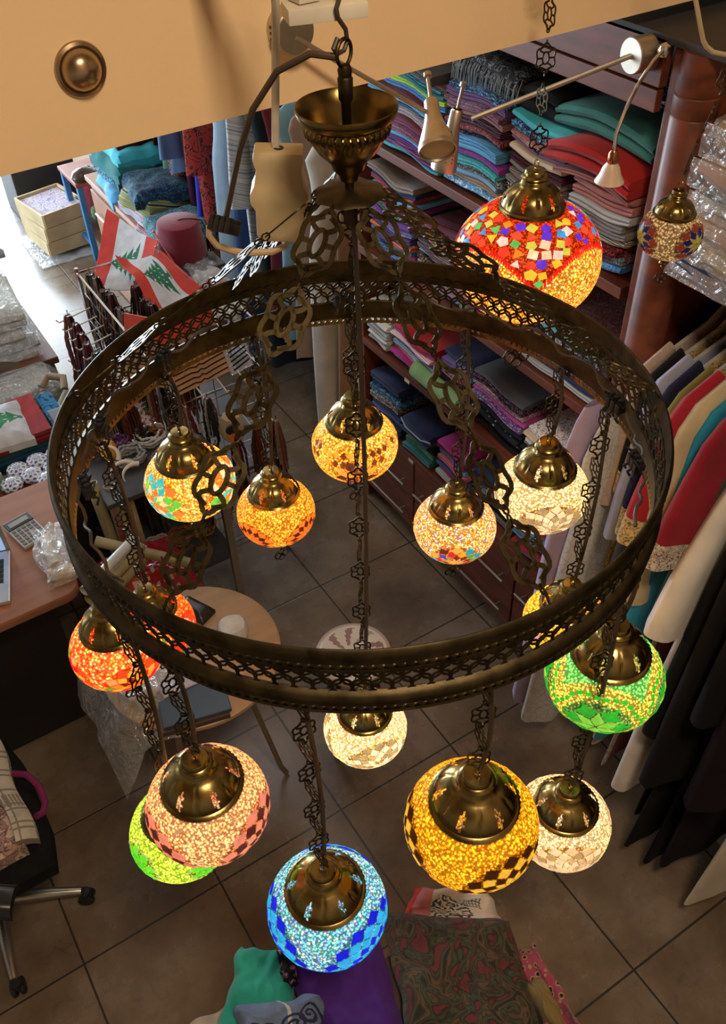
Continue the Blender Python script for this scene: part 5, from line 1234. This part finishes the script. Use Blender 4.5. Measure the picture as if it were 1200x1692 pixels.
# blue and white bowls
def bowlc(u, v): return (.05, .09, .32) if math.sin(u * 2 * PI * 9) * math.sin(v * 19) > .15 else (.62, .66, .72)
for k, (x, y) in enumerate(((.30, 2.775), (.225, 2.765), (.37, 2.775), (.26, 2.71), (.34, 2.71), (.185, 2.70), (.30, 2.655))):
    mb = MB(); pr = [(.012, 0), (.032, .012), (.040, .028), (.036, .040), (.020, .047), (.0, .049)]
    mb.grid(lambda u, v: (lambda r, zz: (r * math.cos(2 * PI * u), r * math.sin(2 * PI * u), zz))(*[pr[min(int(v * 5), 4)][q] + (pr[min(int(v * 5), 4) + 1][q] - pr[min(int(v * 5), 4)][q]) * (v * 5 - min(int(v * 5), 4)) for q in (0, 1)]), 48, 25, cu=True, cf=bowlc)
    tag(mb.build('ceramic_box', vgloss, loc=(x, y, .665)), ['blue and white glazed pebble shaped box in the middle of the bowls', 'patterned blue box left of the middle one', 'blue and white glazed box nearest the blue cloth', 'small blue glazed box in the second row', 'blue patterned box at the ring side', 'blue patterned box above the green tile', 'blue glazed box nearest the desk'][k], 'box')
sh = thing('goods_shelf', 'narrow shelf behind the desk holding the glazed boxes', 'shelf', (.12, 2.705, .65))
MB().box((0, .0, .0), (.60, .20, .03)).build('board', wood_lt, sh, smooth=False)
mb = MB().box((0, 0, .03), (.07, .07, .06), rz=.3, col=(.22, .42, .30))
mb.grid(lambda u, v: (.028 * v * math.cos(2 * PI * u), .028 * v * math.sin(2 * PI * u), .0612), 24, 8, cu=True, cf=lambda u, v: (.02, .07, .25) if .35 < v < .7 or v < .15 else (.5, .55, .5))
tag(mb.build('tile_box', vgloss, smooth=False, loc=(.125, 2.765, .666)), 'pale green tile box with a blue eye ring, left edge above the desk', 'box')

# ------------------------------------------------------------------ desk
dk = thing('wooden_desk', 'pinkish wooden desk with rounded corners at the left edge', 'desk', (-.10, 2.32, 0))
mb = MB(); Lx0, Lx1, Ly0, Ly1, rc = -.60, .375, -.285, .27, .05
poly = []
for (cx_, cy_, a0) in ((Lx1 - rc - .06, Ly0 + rc, -PI / 2), (Lx1 - rc + .05, Ly1 - rc, 0), (Lx0 + rc, Ly1 - rc, PI / 2), (Lx0 + rc, Ly0 + rc, PI)):
    for q in range(7): a = a0 + PI / 2 * q / 6; poly.append((cx_ + rc * math.cos(a), cy_ + rc * math.sin(a)))
n = len(poly); vs = []; fs = []
for (off_, zz) in ((-.006, .715), (0, .721), (0, .744), (-.005, .75)):
    for (x, y) in poly: vs.append((x * (1 + off_), y * (1 + off_ * 2), zz))
for j in range(3):
    for k in range(n): fs.append((j * n + k, j * n + (k + 1) % n, (j + 1) * n + (k + 1) % n, (j + 1) * n + k))
fs.append(tuple(range(3 * n, 4 * n))); fs.append(tuple(reversed(range(n))))
mb.add(vs, fs); mb.build('desk_top', wood_desk, dk)
MB().box((-.16, .05, .36), (.78, .40, .70)).build('body', simple('dark_desk_body', (.012, .009, .008), .6), dk, smooth=False, bevel=.004)
lp = thing('laptop', 'open silver laptop at the left edge of the desk', 'laptop', (-.105, 2.246, .751), R(-16.8))
MB().box((0, 0, .008), (.32, .22, .014)).build('base', simple('aluminium', (.55, .57, .60), .35, .6), lp, smooth=False, bevel=.003)
kb = MB()
for i in range(12):
    for j in range(5): kb.box((-.132 + .024 * i, -.02 + .021 * j, .0165), (.019, .016, .003))
kb.build('keyboard', black_pl, lp, smooth=False)
MB().box((0, .118, .105), (.32, .006, .21), M=Matrix.Rotation(0, 4, 'X')).build('lid', simple('aluminium_grey', (.35, .35, .36), .35, .5), lp, smooth=False, bevel=.002)
scm, nt, out = newmat('lit_screen'); e = N(nt, 'ShaderNodeEmission', Strength=.7); e.inputs[0].default_value = (.45, .65, 1, 1); L(nt, e.outputs[0], out.inputs[0])
MB().box((0, .1145, .108), (.295, .001, .185)).build('screen', scm, lp, smooth=False)
cl = thing('calculator', 'silver and black desk calculator beside the laptop', 'calculator', (.150, 2.365, .752), R(12))
MB().box((0, 0, .009), (.090, .140, .014)).build('body', simple('calc_body', (.5, .5, .48), .4, .3), cl, smooth=False, bevel=.004)
MB().box((0, .048, .0165), (.088, .044, .006)).build('display_housing', black_pl, cl, smooth=False, bevel=.002)
MB().box((0, .046, .020), (.066, .022, .001)).build('display', simple('lcd', (.28, .33, .30), .2), cl, smooth=False)
ky = MB()
for i in range(5):
    for j in range(5): ky.box((-.034 + .017 * i, -.058 + .018 * j, .0175), (.012, .011, .004), col=(.02, .02, .02) if (i + j) % 4 else (.12, .12, .14))
ky.build('keys', simple('calc_keys', (.10, .10, .11), .4), cl, smooth=False)
pb = thing('plastic_bag', 'crumpled clear plastic bag with pale contents on the desk corner', 'bag', (.195, 2.20, .752), R(-5))
MB().slab(lambda u, v: (-.055 + .13 * u + .01 * math.sin(v * 9), -.12 + .25 * v, .030 + .014 * noise.noise((u * 5, v * 6, 2)) + .02 * math.sin(PI * u) * math.sin(PI * v)), 40, 50, .03).build('film', film, pb)
MB().lathe([(0, 0), (.034, .004), (.038, .018), (.03, .03), (0, .034)], 24, fn=lambda a, j: 1 + .25 * math.cos(2 * a + .5), c=(.0, -.085, .0)).build('contents', simple('beige_soap', (.55, .45, .30), .5), pb)
MB().lathe([(0, 0), (.022, .0), (.022, .14), (0, .14)], 20, M=Matrix.Translation((-.01, -.06, .022)) @ Matrix.Rotation(-PI / 2, 4, 'X')).build('roll_inside', simple('pale_roll', (.6, .58, .5), .5), pb)

# ------------------------------------------------------------------ round beech table and what lies on it
rt = thing('round_table', 'round beech topped table with a steel leg under the ring, left of centre', 'table', (.40, 1.665, 0))
MB().lathe([(0, .682), (.252, .682), (.258, .686), (.258, .698), (.252, .702), (0, .702)], 72).build('table_top', wood_beige, rt)
for a in (-.5, 1.6, 3.7):
    c_, s_ = math.cos(a), math.sin(a)
    MB().tube([(.12 * c_, .12 * s_, .68), (.15 * c_, .15 * s_, .40), (.20 * c_, .20 * s_, .05), (.215 * c_, .215 * s_, .012)], .009, 8).build('leg', steel, rt)
tag(MB().lathe([(0, 0), (.038, 0), (.044, .006), (.043, .034), (.036, .042), (0, .045)], 32, fn=lambda a, j: 1 + .03 * math.sin(4 * a), c=(.535, 1.66, .703)).build('soap_cake', simple('grey_white_soap', (.45, .45, .44), .6, 0, .15, 30)), 'greyish white round soap cake on the beech table', 'soap')
pu = thing('black_pouch', 'small black pouch with a cord on the far side of the beech table', 'pouch', (.475, 1.80, .703), R(25))
MB().slab(lambda u, v: (-.03 + .06 * u, -.055 + .11 * v, .032 - .02 * max(abs(2 * u - 1), abs(2 * v - 1)) ** 4), 12, 16, .026).build('body', simple('black_leather', (.012, .010, .010), .3), pu)
MB().tube([(0, .05, .03), (.004, .07, .06), (.0, .08, .12), (-.004, .085, .20)], .003, 6).build('cord', cable_m, pu)
bb = thing('blue_folder', 'dark blue folder with a brown notebook under it on the front of the beech table', 'folder', (.33, 1.485, .703), R(-14))
MB().box((-.01, .0, .010), (.19, .13, .018)).build('notebook', simple('brown_notebook', (.06, .04, .03), .5), bb, smooth=False, bevel=.002)
MB().box((.0, .004, .026), (.185, .125, .012)).build('cover', simple('blue_cover', (.03, .055, .09), .45), bb, smooth=False, bevel=.003)
MB().box((-.02, .07, .034), (.12, .05, .003), rz=.2).build('paper', simple('lilac_paper', (.35, .32, .42), .6), bb, smooth=False)
cp_ = thing('clear_plastic_bag', 'large crumpled clear plastic wrap spilling off the left of the beech table', 'plastic wrap', (.215, 1.66, .70))
def bagf(u, v):
    a = (u - .5); x = -.14 + .32 * u; y = -.20 + .33 * v
    return (x + .02 * noise.noise((u * 4, v * 4, 1)), y + .02 * noise.noise((u * 4, v * 4, 9)), .055 + .05 * noise.noise((u * 3.2, v * 3.2, 5)) - .16 * max(0, .28 - u) / .28 - .10 * max(0, .30 - v) / .3)
MB().grid(bagf, 60, 60).build('film', film, cp_)
MB().box((.05, -.02, .012), (.17, .16, .02), rz=.3).build('packed_item', simple('beige_pack', (.33, .25, .18), .6), cp_, smooth=False, bevel=.004)

# ------------------------------------------------------------------ white stool with a rose top
ws = thing('round_stool', 'small round stool with a white flower painted top behind the ring front', 'stool', (.885, 1.575, 0))
def topc(u, v):
    if v > .93: return (.45, .34, .30)
    a = u * 2 * PI
    if .25 < v < .85 and math.sin(a * 9 + v * 5) > .35: return (.32, .30, .26) if math.sin(a * 3) > 0 else (.28, .16, .15)
    return (.60, .58, .52)
MB().grid(lambda u, v: (.122 * v * math.cos(2 * PI * u), .122 * v * math.sin(2 * PI * u), .45 - .004 * v ** 6), 72, 24, cu=True, cf=topc).lathe([(.122, .446), (.124, .440), (.122, .428), (.0, .425)], 72, col=(.42, .32, .27)).build('seat', vgloss, ws)
for a in (.4, .4 + PI / 2, .4 + PI, .4 + 1.5 * PI): MB().tube([(.08 * math.cos(a), .08 * math.sin(a), .43), (.13 * math.cos(a), .13 * math.sin(a), .01)], .010, 8).build('leg', wood_d, ws)

# ------------------------------------------------------------------ office chair
oc = thing('office_chair', 'black office chair with star base on castors at the left edge', 'chair', (-.28, 1.62, 0))
def seatf(u, v):
    x, y = -.20 + .43 * u, -.20 + .46 * v; e = max(abs(2 * u - 1), abs(2 * v - 1))
    rx = 1 - .22 * max(0, abs(2 * v - 1) - .5); return (x * rx, y, .485 - .05 * e ** 6)
MB().slab(seatf, 26, 26, .05).build('seat', dark_shade, oc)
MB().tube([(0, 0, .07), (0, 0, .44)], .025, 16).build('gas_column', black_pl, oc)
for k in range(5):
    a = R(-25 + 72 * k); c_, s_ = math.cos(a), math.sin(a)
    lg = MB().tube([(0, 0, .085), (.15 * c_, .15 * s_, .080), (.245 * c_, .245 * s_, .066)], 1, 10, rs=[.022, .018, .012]).build('star_leg', simple('satin_metal', (.40, .38, .35), .3, .9), oc)
    cw = MB()
    for sd in (-1, 1): cw.lathe([(0, -.008), (.020, -.008), (.025, -.004), (.025, .004), (.020, .008), (0, .008)], 24, M=Matrix.Translation((.252 * c_ - s_ * sd * .012, .252 * s_ + c_ * sd * .012, .026)) @ Matrix.Rotation(a, 4, 'Z') @ Matrix.Rotation(PI / 2, 4, 'X'))
    cw.lathe([(.0, .062), (.016, .060), (.020, .045), (.018, .035)], 16, c=(.252 * c_, .252 * s_, 0))
    cw.build('castor', black_pl, lg)
am = MB(); am.slab(lambda u, v: (-.04 + .08 * u, -.13 + .26 * v, .67 - .02 * abs(2 * u - 1) ** 4 - .03 * (1 - v) ** 3), 12, 20, .022, M=Matrix.Translation((-.01, -.27, -.02)) @ Matrix.Rotation(R(60), 4, 'Z'))
am.tube([(-.02, -.20, .46), (-.01, -.26, .55), (-.01, -.27, .64)], .012, 8)
am.build('armrest', simple('glossy_black', (.01, .011, .013), .25), oc)
oc.location = (-.366, 1.628, 0)
rosec = fabric((.34, .20, .17), (.10, .08, .08), (.50, .38, .30), 'print', 38)
cu = thing('seat_cushion', 'pink floral seat cushion with a cream plaid edge on the office chair', 'cushion', (-.325, 1.66, .487))
MB().slab(lambda u, v: (-.24 + .36 * u, -.19 + .40 * v, .050 - .02 * max(abs(2 * u - 1), abs(2 * v - 1)) ** 4 + .005 * noise.noise((u * 5, v * 5, 4))), 24, 24, .045).build('cover', rosec, cu)
def plaid(u, v): return (.22, .19, .15) if (v * 22) % 1 < .16 or abs(u - .3) < .06 or (.3 < v < .42 and (u * 6) % 1 < .5) else (.48, .44, .36)
MB().slab(lambda u, v: (.105 + .050 * u + .006 * math.sin(v * 9), -.18 + .38 * v, .055 - .035 * u ** 2 + .004 * math.sin(v * 14)), 12, 60, .03, cf=plaid).build('plaid_edge', vcloth, cu)
tag(MB().tube([(-.17, 1.72, .495), (-.138, 1.70, .488), (-.120, 1.66, .465), (-.122, 1.61, .450), (-.138, 1.58, .455), (-.155, 1.57, .47)], .010, 8).build('wool_skein', simple('magenta_wool', (.16, .01, .07), .95)), 'magenta wool cord hanging at the edge of the chair seat', 'cord')

# ------------------------------------------------------------------ front table and fabrics at the bottom
ft = thing('front_table', 'low wooden table hidden under the fabrics at the bottom of the picture', 'table', (.37, .53, 0))
MB().box((0, 0, .64), (.54, .28, .03)).build('table_top', wood_d, ft, smooth=False, bevel=.003)
for sx in (-1, 1):
    for sy in (-1, 1): MB().box((sx * .20, sy * .11, .31), (.04, .04, .62)).build('leg', wood_d, ft, smooth=False)
def cloth(name, label, cat, corners, z, th, mat, cf=None, sd=0, amp=.008, drop=.03, nn=30, cdiv=None):
    A, B, C, D_ = [Vector((c[0], c[1], 0)) for c in corners]
    def fn(u, v):
        p = (A.lerp(B, u)).lerp(D_.lerp(C, u), v); e = max(abs(2 * u - 1), abs(2 * v - 1))
        return (p.x + .012 * noise.noise((u * 4, v * 4, sd + 5)), p.y + .012 * noise.noise((u * 4, v * 4, sd + 9)), z + th + amp * noise.noise((u * 3, v * 3, sd)) * 2 + amp * .5 * noise.noise((u * 9, v * 9, sd)) - drop * e ** 6)
    m = cdiv or nn
    mb = MB().slab(fn, m, m, th, cf=cf)
    c = (A + B + C + D_) / 4
    mb.v = [(x - c.x, y - c.y, zz - z) for x, y, zz in mb.v]
    o = mb.build(name, mat, loc=(c.x, c.y, z)); return tag(o, label, cat)
def arab(u, v):
    if u < .10 and v > .4: return (.5, .03, .02)
    if u < .26 and v > .25: return (.50, .16, .17)
    d = math.hypot(u - .42, v - .50)
    if d < .26 and noise.noise((u * 30, v * 30, 3)) > .02: return (.05, .05, .05)
    if (.62 < u < .82 and .55 < v < .8) and (((u * 30) % 1 < .25) or ((v * 22) % 1 < .25)): return (.05, .05, .05)
    return (.55, .50, .45)
cloth('printed_shawl', 'white shawl printed with black lettering and a red edge, peeping out behind the dark one', 'shawl', ((.46, .70), (.68, .54), (.70, .66), (.56, .765)), .655, .020, vcloth, cf=arab, sd=3, cdiv=120)
cloth('teal_cloth', 'bright teal folded cloth at the bottom left of the fabrics', 'cloth', ((.01, .72), (.12, .60), (.25, .78), (.15, .86)), .655, .055, fabric((.02, .30, .24)), sd=1, amp=.010)
cloth('purple_cloth', 'deep purple satin cloth below the blue globe', 'cloth', ((.18, .56), (.345, .46), (.43, .74), (.22, .80)), .657, .050, fabric((.055, .010, .17)), sd=2, amp=.012)
cloth('dark_shawl', 'dark swirl patterned shawl spread over the front fabrics', 'shawl', ((.35, .48), (.585, .33), (.685, .57), (.455, .745)), .690, .035, fabric((.11, .025, .03), (.045, .06, .035), (.09, .06, .035), 'swirl', 13), sd=4, amp=.010)
cloth('leopard_scarf', 'pink and leopard spotted scarf right of the dark shawl', 'scarf', ((.60, .32), (.675, .28), (.715, .51), (.66, .52)), .660, .022, fabric((.28, .05, .10), (.02, .015, .02), (.30, .22, .12), 'spots', 62), sd=6, amp=.012)
cloth('striped_roll', 'ochre and dark rolled cloth at the right end of the fabrics', 'cloth', ((.585, .24), (.635, .24), (.665, .44), (.63, .45)), .684, .040, fabric((.20, .14, .05)), sd=7, amp=.008)
cloth('red_yellow_cloth', 'red and yellow printed cloth at the bottom edge', 'cloth', ((.38, .30), (.60, .20), (.61, .36), (.44, .42)), .726, .025, fabric((.26, .04, .02), (.34, .20, .04), (.08, .02, .02), 'print', 22), sd=8)
cloth('green_cloth', 'pale lime green cloth corner at the bottom edge', 'cloth', ((.40, .34), (.46, .30), (.47, .39), (.42, .41)), .752, .016, fabric((.30, .36, .14)), sd=9)
SW = []
def navy(u, v):
    for (cx_, cy_, s_) in ((.22, .45, 1), (.40, .52, -1), (.68, .60, 1), (.86, .66, -1)):
        dx, dy = (u - cx_) * s_, v - cy_; r = math.hypot(dx, dy); a = math.atan2(dy, dx)
        if r < .16 and abs(((r * 14 - a / (2 * PI)) % 1) - .5) < .24: return (.008, .012, .05)
    if abs(u - .54 - .10 * math.sin((v - .4) * 6)) < .022 and v > .2: return (.50, .46, .36)
    return (.11, .15, .26)
cloth('embroidered_cushion', 'slate blue cushion with navy scroll cord embroidery and a cream cord', 'cushion', ((.04, .62), (.19, .52), (.24, .66), (.08, .74)), .712, .045, vcloth, cf=navy, sd=10, cdiv=110)
cloth('zigzag_cloth', 'black and white trimmed cloth between the teal and purple cloths', 'cloth', ((.19, .73), (.22, .71), (.235, .79), (.21, .80)), .712, .014, fabric((.015, .015, .02), (.4, .45, .5), (.2, .05, .1), 'spots', 55), sd=11)
tag(MB().slab(lambda u, v: (-.03 + .1 * u, .73 + .05 * v, .66 + .02 * math.sin(u * 6)), 10, 8, .02).build('white_tag_cloth', fabric((.4, .33, .30))), 'small whitish cloth corner under the teal cloth', 'cloth')

# ------------------------------------------------------------------ door daylight and added fill lights
def area(name, loc, rot, sx, sy, e, col, shape='RECTANGLE'):
    l = bpy.data.lights.new(name, 'AREA'); l.shape = shape; l.size = sx; l.size_y = sy; l.energy = e; l.color = col
    o = bpy.data.objects.new(name, l); COL.objects.link(o); o.location = loc; o.rotation_euler = rot; return o
area('daylight_door', (.65, 8.9, 1.35), (R(-90), 0, 0), 2.4, 2.5, 380, (.72, .86, 1.0))
wl = area('added_side_daylight', (XW + .08, 5.8, 1.5), (0, R(-90), 0), 1.6, 2.3, 140, (.66, .83, 1.0)); wl.data.spread = R(125)  # added second daylight, brightens the aisle floor from the left wall
area('added_warm_fill', (.3, -.4, 4.1), (0, 0, 0), .5, .5, 58, (1.0, .78, .54))  # added unseen overhead fill that warms and brightens the cream beam
area('added_shop_fill', (.95, 3.4, 2.58), (0, 0, 0),   .8, 1.2, 6, (.95, .93, 1.0))  # added unseen fill over the middle of the shop
area('added_shelf_fill', (1.0, 2.1, 2.58), (0, R(-25), 0), .3, .6, 3, (1.0, .88, .74))  # added unseen fill tilted to brighten the scarf shelves
W = bpy.data.worlds.new('daylight_world'); S.world = W; W.use_nodes = True
bg = W.node_tree.nodes['Background']; bg.inputs[0].default_value = (.75, .87, 1.0, 1); bg.inputs[1].default_value = 3.0
S.view_settings.view_transform = 'Standard'
try: S.view_settings.look = 'None'
except Exception: pass
S.view_settings.exposure = 0.0; S.view_settings.gamma = 1.0; S.view_settings.use_curve_mapping = False
